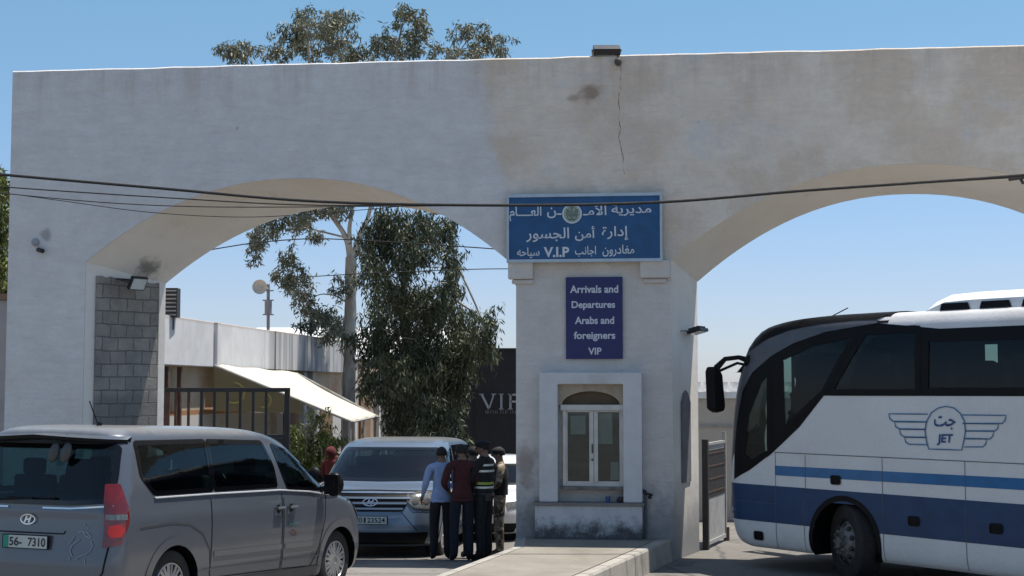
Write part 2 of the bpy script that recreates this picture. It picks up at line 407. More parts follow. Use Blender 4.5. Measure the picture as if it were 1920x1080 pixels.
# dark joints between kerb stones
mb = MB()
def edge_joints(p, q, step, side):
    p, q = Vector(p), Vector(q); L = (q - p).length; d = (q - p) / L; k = step
    while k < L:
        c = p + d * k; nrm = Vector((-d.y, d.x)) * side
        a = c + nrm * .148; b = c - nrm * .002; e = c - nrm * .056
        wv = d * .006
        mb.add([(*(a - wv), IZ + .004), (*(a + wv), IZ + .004), (*(b + wv), IZ + .004), (*(b - wv), IZ + .004)], [(0, 1, 2, 3)])
        mb.add([(*(b - wv - nrm * .004), IZ), (*(b + wv - nrm * .004), IZ), (*(e + wv), -.38), (*(e - wv), -.38)], [(0, 1, 2, 3)])
        k += step
edge_joints(isl[1], isl[2], .8, -1); edge_joints(isl[7], isl[8], .8, -1); edge_joints(isl[0], isl[1], .8, -1)
inn2 = inset(isl, .158)
for i in range(n):
    if i in (2, 3, 4, 5): continue
    a, b, c, d = inn[i], inn[(i + 1) % n], inn2[(i + 1) % n], inn2[i]
    mb.add([(*a, IZ + .006), (*b, IZ + .006), (*c, IZ + .006), (*d, IZ + .006)], [(0, 1, 2, 3)])
sset(mb.build('kerb_joint', simple('joint_dirt', (.05, .045, .04), .95)), kind='structure')
mb = MB(); mb.add([(*p, IZ + .002) for p in inn], [tuple(range(n))]); sset(mb.build('pavement', M_PAVE, tri=True), kind='structure')

# ------------------------------------------------------------------ the gateway
gate = thing('gateway', (0, 0, 0), 0, 'long plastered double-arched entrance gateway, left half bluish white and right half stained beige', 'gateway')
def arch(x0, x1, z0, z1, zc, n=40, e=2.15):
    c = (x0 + x1) / 2; a = (x1 - x0) / 2; out = []
    for i in range(1, n):
        u = -math.cos(math.pi * i / n) ; zb = z0 + (z1 - z0) * (u + 1) / 2
        out.append((c + a * u, zb + (zc - zb) * (1 - abs(u) ** e)))
    return out
TOP = 7.435; BOT = -.7
nt_ = 60
def ring(k):
    # k=0 front, k=1 back
    lerp = lambda a, b: a + (b - a) * k
    pts = [(-7.79, BOT), (-7.79, TOP)] + [(-7.79 + 19.29 * i / nt_, TOP + random.uniform(-.006, .008)) for i in range(1, nt_)] + [(11.5, TOP), (11.5, BOT)]
    xr, xl = 9.3, lerp(2.33, 2.87)
    pts += [(xr, BOT), (xr, lerp(4.38, 4.14))]
    pts += list(reversed(arch(lerp(2.33, 2.88), xr, lerp(4.38, 4.14), lerp(4.38, 4.14), lerp(5.73, 5.46))))
    pts += [(xl, lerp(4.38, 4.14)), (lerp(2.35, 2.87), BOT), (lerp(.06, .8), BOT), (lerp(.06, .8), lerp(4.0, 4.0)), (lerp(-.03, .8), lerp(4.2, 4.18))]
    pts += list(reversed(arch(lerp(-6.55, -5.6), lerp(-.03, .8), lerp(4.43, 4.18), lerp(4.36, 4.18), lerp(5.67, 5.41))))
    pts += [(lerp(-6.55, -5.6), lerp(4.43, 4.18)), (lerp(-6.55, -5.6), BOT)]
    return pts
random.seed(3); f0 = ring(0); random.seed(3); f1 = ring(1)
mb = MB(); n = len(f0); iTL, iTR = 1, nt_ + 1
# front face ring slightly lowered on the top, chamfer up to the sunlit top
vs = []
for i, (x, z) in enumerate(f0): vs.append((x, gY(x), z - (.022 if iTL <= i <= iTR else 0)))
for i, (x, z) in enumerate(f0): vs.append((x, gY(x) + .03, z))
for i, (x, z) in enumerate(f1): vs.append((x, gY(x, 1), z))
fs = [tuple(range(n)), tuple(range(3 * n - 1, 2 * n - 1, -1))]
for L in (0, 1):
    for i in range(n):
        j = (i + 1) % n; fs.append((L * n + i, L * n + j, (L + 1) * n + j, (L + 1) * n + i))
mb.add(vs, fs)
for k_, f_ in enumerate(fs):
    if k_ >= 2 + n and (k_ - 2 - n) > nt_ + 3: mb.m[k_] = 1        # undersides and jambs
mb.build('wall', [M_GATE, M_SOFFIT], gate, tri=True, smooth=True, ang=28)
# corbels either side of the pillar head, below the sign
GU = Vector((1, -GS, 0)).normalized(); GN = Vector((-GS, -1, 0)).normalized(); GV = Vector((0, 0, 1))
GR = math.atan2(-GS, 1)
def gbox(mb, x0, x1, z0, z1, d, back=.02):
    """box on the gate front between world X x0..x1 standing d proud"""
    a = Vector((x0, gY(x0), z0)) - GN * back; L = (x1 - x0) / GU.x
    mb.prism([(0, 0), (L, 0), (L, z1 - z0), (0, z1 - z0)], a, GU, GV, GN, d + back)
for x0, x1 in ((-.05, .32), (1.88, 2.32)):
    mb = MB(); gbox(mb, x0, x1, 4.10, 4.36, .10)
    gbox(mb, x0 + .05, x1 - .05 if x0 > 1 else x1, 4.03, 4.097, .05)
    mb.build('corbel', M_GATE, gate, bevel=.02)
# plinth with counter
mb = MB(); gbox(mb, .36, 1.90, .28, .80, .26); gbox(mb, .32, 1.93, .803, .845, .30)
mb.build('counter', M_PLINTH, gate, bevel=.012)
# window surround
mb = MB()
sx0, sx1, sz0, sz1 = .42, 1.90, .847, 2.72; ox0, ox1, oz1 = .69, 1.63, 2.55
a = Vector((sx0, gY(sx0), 0)) - GN * .02
u = lambda x: (x - sx0) / GU.x
poly = [(0, sz0), (0, sz1), (u(sx1), sz1), (u(sx1), sz0), (u(ox1), sz0), (u(ox1), oz1), (u(ox0), oz1), (u(ox0), sz0)]
mb.prism(poly, a, GU, GV, GN, .25); mb.build('window_surround', M_PLAST2, gate, tri=True, bevel=.015)
# spandrel panel with an arched head, above the aluminium window
mb = MB(); b0 = Vector((ox0, gY(ox0), 0)) - GN * .01; uw = (ox1 - ox0) / GU.x
arc = [(uw / 2 + (uw / 2 - .05) * math.cos(math.pi * i / 16), 2.25 + .20 * math.sin(math.pi * i / 16)) for i in range(17)]
poly = [(0, 2.25), (0, 2.55), (uw, 2.55), (uw, 2.25)] + arc
mb.prism(poly, b0, GU, GV, GN, .11); mb.build('arched_lintel', M_BEIGE, gate, tri=True)
mb = MB(); mb.prism([(.02, 2.24), (uw - .02, 2.24), (uw - .02, 2.50), (.02, 2.50)], b0, GU, GV, GN, .035)
mb.build('fanlight_board', simple('brown_board', (.11, .075, .045), .8), gate)
wroot = MB()
def wbox(mb, x0, x1, z0, z1, d0, d1): mb.prism([(x0, z0), (x1, z0), (x1, z1), (x0, z1)], b0 + GN * d0, GU, GV, GN, d1 - d0)
wx0, wx1, wz0, wz1 = .06, uw, 1.07, 2.25
wbox(wroot, wx0, wx0 + .05, wz0, wz1, .01, .10); wbox(wroot, wx1 - .04, wx1, wz0, wz1, .01, .10)
wbox(wroot, wx0 - .03, wx1, 2.17, 2.253, .01, .12); wbox(wroot, wx0 + .05, wx1 - .04, wz0, 1.115, .01, .10)
win = wroot.build('window', M_ALU, gate, bevel=.004)
mid = (wx0 + wx1) / 2 + .01
mb = MB(); wbox(mb, mid - .045, mid - .003, 1.115, 2.17, .03, .088); wbox(mb, mid + .003, mid + .04, 1.115, 2.17, .03, .078)
for x0, x1, d in ((wx0 + .05, mid - .045, .085), (mid + .04, wx1 - .04, .075)):
    wbox(mb, x0, x0 + .02, 1.13, 2.16, .03, d); wbox(mb, x1 - .02, x1, 1.13, 2.16, .03, d)
    wbox(mb, x0, x1, 1.115, 1.14, .03, d); wbox(mb, x0, x1, 2.145, 2.17, .03, d)
mb.build('sash', M_ALU, win)
mb = MB(); wbox(mb, mid - .03, mid - .012, 1.55, 1.68, .088, .105); wbox(mb, mid - .034, mid - .01, 1.44, 1.47, .088, .1); mb.build('latch', M_BLACK, win)
mb = MB(); wbox(mb, wx0 + .07, mid - .045, 1.14, 2.145, .058, .062); wbox(mb, mid + .04, wx1 - .06, 1.14, 2.145, .05, .054)
mb.build('pane', M_GLASSD, win)
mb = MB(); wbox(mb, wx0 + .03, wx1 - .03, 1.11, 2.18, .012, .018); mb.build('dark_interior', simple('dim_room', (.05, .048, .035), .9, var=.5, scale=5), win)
M_NOTE_REFL = simple('notice_and_reflection', (.40, .47, .46), .8)
for q in ((wx0 + .11, wx0 + .33, 1.82, 2.09), (mid + .06, mid + .27, 1.68, 2.13), (mid + .24, mid + .36, 1.16, 1.42)): mb = MB(); wbox(mb, *q, .021, .024); mb.build('notice_and_reflection', M_NOTE_REFL, win)  # last sheet, low in the right pane, paints a reflection; others are notices
mb = MB(); wbox(mb, wx0 - .02, wx1 + .0, 1.02, 1.068, .0, .17); mb.build('window_sill', simple('stained_sill', (.16, .15, .14), .8, var=.4), gate, bevel=.005)
# alcove reveal, pale below the sill
# pointed slit niche in the pillar's splay, recess shade painted on a flat panel
A = Vector((2.35, gY(2.35), 0)); B = Vector((2.87, gY(2.87, 1), 0)); SU = (B - A).normalized(); SN = Vector((SU.y, -SU.x, 0))
sw = (B - A).length
mb = MB(); pl = [(.33 * sw, 1.09), (.33 * sw, 2.28), (.42 * sw, 2.42), (.50 * sw, 2.46), (.58 * sw, 2.42), (.68 * sw, 2.28), (.68 * sw, 1.09)]
M_NICHE = concrete('niche_shade', (.17, .17, .19), (.21, .21, .23), (.12, .12, .12), 5)
mb.prism(pl, A - SN * .05, SU, GV, SN, .054); mb.build('slit_niche', M_NICHE, gate, tri=True)
# concrete block infill on the left jamb (its own frame so the blocks follow the jamb)
A = Vector((-6.55, gY(-6.55), 0)); B = Vector((-5.6, gY(-5.6, 1), 0)); JU = (B - A).normalized(); jl = (B - A).length
bi = MB(); nn = 14
top = [(.13 * jl + (.90 - .13) * jl * i / nn, 4.22 - .05 * i / nn + random.uniform(-.02, .025)) for i in range(nn + 1)]
bi.prism([(.13 * jl, -.6)] + top + [(.90 * jl, -.6)], (0, 0, 0), (1, 0, 0), (0, 0, 1), (0, -1, 0), .045)
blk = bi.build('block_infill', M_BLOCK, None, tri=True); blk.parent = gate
blk.location = A + Vector((JU.y, -JU.x, 0)) * -.01; blk.rotation_euler = (0, 0, math.atan2(JU.y, JU.x))
# crack from the parapet down to the sign
mb = MB(); cr = [(1163, 118), (1165, 132), (1162, 150), (1163, 168), (1160, 185), (1162, 205), (1160, 222), (1163, 240), (1160, 258), (1164, 275), (1168, 296), (1168, 315), (1174, 333)]
cp = []
for i in range(len(cr) - 1):
    for k in range(3): cp.append((cr[i][0] + (cr[i + 1][0] - cr[i][0]) * k / 3 + random.uniform(-1.2, 1.2), cr[i][1] + (cr[i + 1][1] - cr[i][1]) * k / 3))
w3 = [onG(*p, off=.004) for p in cp]
for i in range(len(w3) - 1):
    a, b = w3[i], w3[i + 1]; ww = random.choice((.0008, .002, .0038, .0014)); x = GU * ww
    mb.add([a - x, a + x, b + x, b - x], [(0, 1, 2, 3)])
mb.build('crack', simple('crack_dark', (.13, .11, .09), 1), gate)
# water pipe with a stop valve beside the counter
mb = MB(); p0 = onG(1211, 1008, .10); p1 = onG(1211, 928, .10); p1.x = p0.x; p1.y = p0.y
pipe = thing('water_pipe', p0, 0, 'grey upright water pipe with black stop valve on the pillar beside the counter', 'pipe')
mb.tube([(p0.x, p0.y, .3), p1], .022, 10); mb.build('pipe', simple('pipe_grey', (.10, .12, .13), .6), pipe)
mb = MB(); mb.tube([p1, p1 + Vector((0, 0, .05)), p1 + Vector((-.1, 0, .09))], .02, 8); mb.tube([p1 + Vector((-.08, -.03, .05)), p1 + Vector((.1, -.03, .0))], .016, 8)
mb.ball(p1 + Vector((.06, -.02, -.03)), .03, 6); mb.build('valve', M_BLACK, pipe)
# things on the counter
c0 = onG(1140, 940, .18); mb = MB(); z = .845
mb.tube([(c0.x, c0.y, z), (c0.x, c0.y, z + .085)], [.03, .038], 16); o = mb.build('cup', simple('blue_plastic', (.03, .08, .25), .4), smooth=True)
sset(o, 'small blue cup standing on the counter under the booth window', 'cup')
c0 = onG(1163, 938, .18); mb = MB(); mb.ball((c0.x, c0.y, z + .045), (.05, .035, .045), 8); mb.tube([(c0.x - .05, c0.y, z + .03), (c0.x + .06, c0.y - .02, z + .09)], .012, 6)
sset(mb.build('pouch', M_BLACK, smooth=True), 'small black pouch lying on the right end of the booth counter', 'pouch')

# ------------------------------------------------------------------ signs
def sign_frame_pts(x0, y0, x1, y1, off):
    """corners on the gate plane from picture extents"""
    tl, br = onG(x0, y0, off), onG(x1, y1, off)
    return Vector((tl.x, tl.y, br.z)), (br.x - tl.x) / GU.x, tl.z - br.z
O, SW, SH = sign_frame_pts(952, 367, 1241, 489, .08)
O.z -= .0; SH = 1.0 * SH
s1 = thing('wide_sign', O + GU * SW / 2, 0, 'wide blue sign in pale frame with three lines of white Arabic writing and round emblem', 'sign')
mb = MB(); mb.prism([(0, 0), (SW, 0), (SW, SH), (0, SH)], O, GU, GV, GN, .045); mb.build('board', M_SBLUE, s1)
mb = MB(); t = .035
for q in ([(-.01, -.01), (SW + .01, -.01), (SW + .01, t), (-.01, t)], [(-.01, SH - t), (SW + .01, SH - t), (SW + .01, SH + .01), (-.01, SH + .01)],
          [(-.01, t), (t - .01, t), (t - .01, SH - t), (-.01, SH - t)], [(SW - t + .01, t), (SW + .01, t), (SW + .01, SH - t), (SW - t + .01, SH - t)]):
    mb.prism(q, O - GN * .01, GU, GV, GN, .072)
mb.build('frame', M_SFRAME, s1, bevel=.004)
def sfn(x, y): return O + GU * (x * SW) + GV * (y * SH) + GN * .051
# fractions of the board measured on the photograph (crop 940..1250 x 350..500)
fx = lambda c: ((940 + c / 6.194) - 953) / 288.0
fy = lambda c: 1 - ((350 + c / 6.194) - 367) / 122.0
mb = MB(); B_ = .012
def line(txt, cx0, cx1, cy0, cy1, bold=B_): put_text(mb, txt, 0, 0, 0, 0, fx(cx0), fx(cx1), fy(cy1), fy(cy0), bold, fn=sfn)
line(arabic('مديرية'), 1290, 1748, 225, 358)
line(arabic('الأمـ'), 960, 1232, 215, 345)
line(arabic('ـن'), 545, 715, 250, 372)
line(arabic('العــــام'), 105, 478, 235, 400)
line(arabic('إدارة'), 1178, 1492, 470, 628)
line(arabic('أمن'), 868, 1105, 468, 632)
line(arabic('الجسور'), 300, 800, 478, 640)
line(arabic('مغادرون'), 1185, 1550, 680, 812)
line(arabic('اجانب'), 868, 1110, 690, 812)
line('V.I.P', 505, 800, 697, 812, .03)
line(arabic('سياحه'), 195, 455, 700, 820)
mb.build('lettering', M_LETTER, s1, clean=False)
ec = (fx(835), fy(325)); er = .118
mb = MB(); cfn = lambda x, y: O + GU * (ec[0] * SW + x) + GV * (ec[1] * SH + y) + GN * .051
circ = lambda r, n=40, sy=1: [(r * math.cos(2 * math.pi * i / n), r * sy * math.sin(2 * math.pi * i / n)) for i in range(n)]
mb.prism(circ(.145), cfn(0, 0), GU, GV, GN, .004); em = mb.build('emblem', M_LETTER, s1, clean=False)
mb = MB(); mb.prism(circ(.122), cfn(0, 0) + GN * .004, GU, GV, GN, .003); mb.build('emblem_disc', M_EMB, em, clean=False)
mb = MB(); ef = lambda x, y: cfn(x, y) + GN * .011
for sgn in (-1, 1):
    for k in range(5): stroke(mb, [(sgn * .015, .03 - k * .02), (sgn * .05, .05 - k * .018), (sgn * (.09 - k * .006), .055 - k * .025)], .008, ef)
    stroke(mb, [(sgn * .08 * math.cos(a / 10), .0 + .095 * math.sin(a / 10)) for a in range(-14, 10)], .007, ef)
stroke(mb, [(0, -.09), (0, .08)], .012, ef); stroke(mb, [(-.03, .085), (0, .1), (.03, .085)], .01, ef); stroke(mb, [(-.05, -.085), (.05, -.085)], .014, ef)
mb.build('emblem_relief', M_EMB2, em, clean=False)

O2, SW2, SH2 = sign_frame_pts(1061, 520, 1168, 673, .03)
s2 = thing('tall_sign', O2 + GU * SW2 / 2, 0, 'dark navy upright sign with five lines of English lettering, above the booth window', 'sign')
mb = MB(); mb.prism([(0, 0), (SW2, 0), (SW2, SH2), (0, SH2)], O2, GU, GV, GN, .02); mb.build('board', M_SNAVY, s2)
sf2 = lambda x, y: O2 + GU * (x * SW2) + GV * (y * SH2) + GN * .026
mb = MB(); py = lambda p: 1 - (p - 520) / 153; pxf = lambda p: (p - 1061) / 107
for t, x0, x1, y0, y1 in (('Arrivals and', 1069, 1160, 535.5, 550), ('Departures', 1072, 1154, 565, 582), ('Arabs and', 1078, 1152, 594, 608), ('foreigners', 1076, 1154, 622, 640), ('VIP', 1103, 1128, 652, 665)):
    put_text(mb, t, 0, 0, 0, 0, pxf(x0), pxf(x1), py(y1), py(y0), .026, fn=sf2)
mb.build('lettering', M_LETTER2, s2, clean=False)

# ------------------------------------------------------------------ floodlights, camera, cables
def floodlight(loc, aim, size, label, bracket_to, fins=5):
    r = thing('floodlight', loc, 0, label, 'floodlight')
    aim = Vector(aim).normalized(); q = aim.to_track_quat('Z', 'Y').to_matrix()
    w_, h_, d_ = size; c = Vector(loc)
    mb = MB(); mb.box(c, (w_, h_, d_), rot=q)
    for k in range(fins): mb.box(c - aim * (d_ / 2 + .015) + q @ Vector(((k - 2) * w_ / 5.5, 0, 0)), (.012, h_ * .8, .04), rot=q)
    mb.build('housing', M_BLACK, r, bevel=.006)
    mb = MB(); mb.box(c + aim * (d_ / 2 + .004), (w_ * .86, h_ * .82, .006), rot=q); mb.build('lens', M_LENS, r)
    mb = MB(); t = Vector(bracket_to); sd = q @ Vector((w_ / 2 + .012, 0, 0))
    for s in (-1, 1): mb.bar(c + sd * s, t + sd * s * .9, .012, .03)
    mb.bar(t - sd * .93, t + sd * .93, .03, .012); mb.build('bracket', M_DARKM, r)
    return r
fl = atY(258, 531, 22.45)
floodlight(fl, (.75, -.55, -.55), (.30, .22, .06), 'black floodlight with pale lens on the block-filled left jamb under the arch', fl + Vector((-.22, .04, .06)))
fl = onG(1138, 96, .0) + Vector((0, .05, .03))
floodlight(fl, (0, .5, -1), (.40, .24, .10), 'black box floodlight lying on top of the parapet above the crack', fl + Vector((0, .25, -.03)), 0)
fl = atY(1308, 621, 21.7)
floodlight(fl, (.25, -.12, -1), (.40, .22, .05), 'grey floodlight tilted outward on the pillar side near the bus', fl + Vector((-.32, -.05, -.01)))
p = onG(1159, 116, .06); mb = MB(); mb.ball(p, (.055, .05, .065), 8); mb.tube([p, p + Vector((0, .1, .16))], .012, 6)
sset(mb.build('junction_ball', simple('brown_plastic', (.10, .08, .065), .8), smooth=True), 'small brown round fitting hanging just below the parapet floodlight', 'fitting')
p = onG(76, 470, .07); cc = thing('security_camera', p, 0, 'tiny dark security camera on the left end of the gateway wall', 'camera')
mb = MB(); mb.tube([p + Vector((-.05, .04, .02)), p + Vector((.05, -.05, -.01))], .035, 12); mb.build('camera_body', M_BLACK, cc)
mb = MB(); q = onG(66, 454, .03); mb.ball(q, (.06, .04, .06), 8); mb.tube([q, p], .012, 6); mb.build('mount', simple('grey_plastic', (.33, .34, .36), .7), cc)

def cable(name, pts, Y, r, label, sub=6):
    P = [atY(a, b, Y if not callable(Y) else Y(a)) for a, b in pts]; out = []
    for i in range(len(P) - 1):
        p0, p1, p2, p3 = P[max(i - 1, 0)], P[i], P[i + 1], P[min(i + 2, len(P) - 1)]
        for k in range(sub):
            t = k / sub; out.append(.5 * ((2 * p1) + (p2 - p0) * t + (2 * p0 - 5 * p1 + 4 * p2 - p3) * t * t + (3 * p1 - p0 - 3 * p2 + p3) * t ** 3))
    out.append(P[-1])
    mb = MB(); mb.tube(out, r, 8); o = mb.build(name, M_RUBBER, smooth=True); sset(o, label, 'cable', 'cables strung across the gateway'); return o
cable('overhead_cable', [(-2600, 20), (-1200, 178), (-260, 303), (0, 327), (300, 353), (600, 378), (950, 385), (1240, 379), (1500, 358), (1700, 344), (1925, 328), (2200, 303), (3000, 215), (4200, 40)], 19.8, .020, 'thickest black cable, sagging across the whole gateway and over the blue sign')
cable('overhead_cable', [(-2600, 60), (-1200, 215), (-200, 332), (0, 350), (300, 370), (560, 384), (800, 384), (1240, 380), (1500, 357), (1925, 331), (2200, 307), (3000, 219), (4200, 44)], 19.9, .009, 'thin cable joining the thick one from just below at the left')
cable('overhead_cable', [(-2600, 90), (-1200, 240), (-200, 343), (0, 362), (200, 380), (400, 388), (700, 387), (960, 385)], 20.0, .007, 'thin cable third from the top at the left edge')
cable('overhead_cable', [(-2600, 70), (-1200, 225), (-200, 338), (0, 361), (120, 377), (280, 398), (450, 407), (600, 400), (760, 386)], 20.1, .0055, 'thinnest and lowest cable at the left edge')
p1c = atY(1912, 333, 19.85)
mb = MB(); mb.tube([p1c + Vector((-.15, 0, -.02)), p1c + Vector((.2, 0, .03))], .03, 8); mb.tube([p1c, p1c + Vector((.05, 0, -.09))], .02, 6)
sset(mb.build('cable_clamp', M_BLACK), 'dark clamp on the thick cable at the right edge', 'clamp')
cable('service_wire', [(-900, 600), (-300, 560), (100, 518), (330, 480), (420, 464), (500, 453), (620, 448), (860, 462), (1000, 472), (1150, 480)], 30, .012, 'thin wire behind the left arch running past the tree top')
cable('service_wire', [(560, 520), (700, 512), (850, 506), (950, 504), (1100, 505)], 31, .010, 'thin lower wire behind the left arch meeting the pillar')

# ------------------------------------------------------------------ gate leaves
YL = 24.0
lg = thing('barred_gate', atZ(303, 960, -.2), 0, 'black barred metal gate leaf standing open behind the left arch', 'gate')
def lx(px): return atY(px, 727, YL).x
def lz(py): return atY(960, py, YL).z
mb = MB(); mb.box(((lx(303) + lx(543)) / 2, YL, lz(731)), (lx(543) - lx(303), .06, .07)); mb.build('rail', M_BLACK, lg, bevel=.006); mb = MB(); mb.box(((lx(318) + lx(543)) / 2, YL, lz(818)), (lx(543) - lx(318), .05, .06)); mb.build('rail', M_BLACK, lg, bevel=.006); mb = MB()
mb.box(((lx(318) + lx(543)) / 2, YL, -.05), (lx(543) - lx(318), .05, .06)); mb.build('rail', M_BLACK, lg, bevel=.006)
mb = MB(); mb.box((lx(539), YL, (lz(727) - .25) / 2), (.085, .085, lz(727) + .25)); mb.build('end_post', M_BLACK, lg, bevel=.006)
mb = MB(); mb.box((lx(311), YL, (lz(735) - .3) / 2), (.13, .08, lz(735) + .3)); mb.build('hinge_post', M_BROWNM, lg, bevel=.006)
for i in range(8):
    x = lx(330 + i * 24.2); mb = MB(); mb.box((x, YL, (lz(733) + lz(816)) / 2), (.042, .035, lz(733) - lz(816))); mb.build('bar', M_BLACK if i > 1 else M_BROWNM, lg)
mb = MB(); mb.box(((lx(322) + lx(540)) / 2, YL, (lz(820)) / 2), (lx(540) - lx(322) - .06, .012, lz(824))); mb.build('sheet_panel', M_DARKM, lg)

H0 = Vector((2.985, 22.45, 0)); H1 = Vector((3.50, 23.85, 0)); RD = (H1 - H0); RL = RD.length; RD.normalize(); RN = Vector((RD.y, -RD.x, 0))
rg = thing('metal_gate', H0, 0, 'weathered metal gate leaf with dark upper panel behind the pillar, beside the bus front', 'gate')
def rb(mb, a0, a1, z0, z1, t): mb.prism([(a0, z0), (a1, z0), (a1, z1), (a0, z1)], H0 - RN * t / 2, RD, GV, RN, t)
mb = MB(); rb(mb, 0, .1, 0, 1.70, .09); mb.build('hinge_post', M_DARKM, rg, bevel=.006)
mb = MB(); rb(mb, RL - .05, RL, .05, 1.78, .06); rb(mb, .1, RL - .05, 1.60, 1.64, .05); rb(mb, .1, RL - .05, .06, .12, .05); mb.build('frame', M_GALV, rg)
mb = MB(); rb(mb, .16, RL - .1, .78, 1.52, .03); mb.build('dark_panel', M_DARKM, rg)
mb = MB(); 
for k in range(4): rb(mb, .14, RL - .08, .86 + k * .2, .88 + k * .2, .045)
mb.build('slat', M_BROWNM, rg)
mb = MB(); rb(mb, .1, RL - .05, .12, .78, .02); mb.build('sheet_panel', M_GALV, rg); mb = MB(); rb(mb, .1, RL - .05, 1.52, 1.6, .02); mb.build('top_plate', M_GALV, rg)
mb = MB(); mb.tube([H1 + Vector((.02, 0, -.02)), H1 + Vector((.02, 0, .22))], .05, 8); mb.build('drop_bolt', M_BROWNM, rg)

# ------------------------------------------------------------------ left neighbour wall
mb = MB(); mb.box((-10.2, 22.85, 1.6), (4.9, .3, 4.55)); bw = thing('boundary_wall', (-10.2, 22.85, -.6), 0, 'pinkish rendered wall with brown coping meeting the left end of the gateway', 'wall')
mb.build('wall', concrete('pink_render', (.42, .38, .37), (.47, .43, .42), (.36, .32, .30)), bw)
mb = MB(); mb.box((-10.2, 22.85, 3.93), (4.95, .4, .10)); mb.build('coping', simple('brown_coping', (.25, .15, .10), .8), bw, bevel=.01)

# ------------------------------------------------------------------ long low building with fascia (left)
b = thing('office_building', (-7.3, 30, -.35), 0, 'long low building with streaked concrete parapet and peeling ochre wall behind the left arch', 'building')
D = Vector((1.9, 17, 0)).normalized(); N_ = Vector((D.y, -D.x, 0)); Q = Vector((-7.3, 30, 0))
def fas_mat():
    m = NT('streaked_concrete'); X, Y, Z = m.sep(); n = m.noise(2, 6, .65)
    c = m.mix(m.ramp(n, .3, .7), (.60, .60, .61), (.70, .70, .71))
    s = m.noise(1.0, 5, .75, stretch=(1.6, 1.6, .06)); far = m.ramp(Y, 6.5, 9.5)
    c = m.mix(m.math('MULTIPLY', m.ramp(s, .38, .56), far), c, (.17, .165, .16))
    c = m.mix(m.math('MULTIPLY', far, .45), c, (.36, .355, .35))
    c = m.mix(m.ramp(Z, 4.27, 4.37, 0, .6), c, (.40, .30, .22))
    c = m.mix(m.math('MULTIPLY', m.ramp(m.noise(3, 5, .7, stretch=(1, 1, .3)), .58, .75), .4), c, (.45, .40, .33))
    return m.set(c, .9)
mb = MB()
ends = [-6, 2.1, 3.45, 3.75, 8.6, 13.0, 17.6]
for i in range(len(ends) - 1):
    s0, s1_ = ends[i] + .02, ends[i + 1] - .02; jut = .0 if i % 2 else .03
    if i == 2: jut = .08
    mb.prism([(s0, 2.98), (s1_, 2.98), (s1_, 4.02 + random.uniform(-.01, .02)), (s0, 4.02)], Q - N_ * .3, D, GV, N_, .3 + jut)
M_FAS = fas_mat(); mb.build('parapet', M_FAS, b, bevel=.015)
mb = MB(); mb.prism([(-6, -.6), (17.5, -.6), (17.5, 4.0), (-6, 4.0)], Q - N_ * 12, D, GV, N_, 11.75)
# body narrower at the lower part: the wall stands back under the parapet
def wall_mat():
    m = NT('ochre_wall'); X, Y, Z = m.sep(); n = m.noise(1.6, 6, .65)
    c = m.mix(m.ramp(n, .3, .7), (.42, .33, .23), (.50, .42, .32))
    c = m.mix(m.ramp(m.noise(.9, 5, .7, off=(2, 5, 3)), .5, .6, 0, .8), c, (.46, .22, .13))
    c = m.mix(m.ramp(Z, 2.28, 2.22), c, (.50, .49, .47))
    c = m.mix(m.math('MULTIPLY', m.ramp(Z, 2.36, 2.33), m.ramp(Z, 2.22, 2.25)), c, (.35, .17, .08))
    c = m.mix(m.ramp(m.noise(3.2, 6, .7), .56, .75, 0, .6), c, (.22, .17, .13))
    return m.set(c, .9)
M_OCHRE = wall_mat()
mb.build('wall', M_OCHRE, b)
mb = MB(); mb.prism([(17.5, -.6), (32, -.6), (32, 3.2), (17.5, 3.2)], Q - N_ * 9, D, GV, N_, 8.7); mb.build('rear_wing', concrete('brown_wall', (.30, .22, .15), (.36, .27, .2), (.2, .14, .1), 2), b)
M_PILAST = concrete('pale_pilaster', (.50, .47, .44), (.58, .55, .52), (.4, .36, .33), 4)
M_DOORB = concrete('brown_door_paint', (.20, .115, .06), (.25, .15, .08), (.12, .07, .04), 3)
for s in (9.3, 12.2, 13.2, 17.8, 19.0, 23, 24.2, 28.5):
    mb = MB(); mb.prism([(s, -.6), (s + .35, -.6), (s + .35, 2.97 if s < 17 else 3.1), (s, 2.97 if s < 17 else 3.1)], Q - N_ * .3, D, GV, N_, .18); mb.build('pilaster', M_PILAST, b, bevel=.01)
for s in (10.4, 14.6, 20.4, 25.6):
    mb = MB(); mb.prism([(s, -.4), (s + 1.6, -.4), (s + 1.6, 2.2), (s, 2.2)], Q - N_ * .3, D, GV, N_, .08); dr = mb.build('door', M_DOORB, b, bevel=.01)
    mb = MB(); mb.prism([(s + .1, .9), (s + .16, .9), (s + .16, 1.1), (s + .1, 1.1)], Q - N_ * .22, D, GV, N_, .05); mb.build('handle', M_BLACK, dr)
mb = MB(); mb.prism([(-.3, 1.4), (.9, 1.4), (.9, 2.85), (-.3, 2.85)], Q - N_ * .27, D, GV, N_, .12); mb.build('board', simple('orange_board', (.42, .24, .12), .8, var=.25), b)
for s in (.0, .45, 1.25):
    mb = MB(); mb.prism([(s, 1.0), (s + .09, 1.0), (s + .09, 2.95), (s, 2.95)], Q - N_ * .1, D, GV, N_, .09); mb.build('post', M_BROWNM, b)
# roof box with slats near the pier
ac = atY(322, 568, 30.6); a = thing('slatted_box', ac, 0, 'dark slatted metal box on the roof edge, just behind the left jamb', 'roof unit')
mb = MB(); mb.box(ac, (.30, .3, .62)); mb.build('casing', M_DARKM, a)
mb = MB(); 
for k in range(7): mb.box(ac + Vector((.0, -.16, -.26 + k * .085)), (.26, .03, .03))
mb.build('slat', M_GALV, a)
mb = MB(); mb.box(ac + Vector((0, 0, -.42)), (.1, .1, .3)); mb.build('leg', M_DARKM, a)
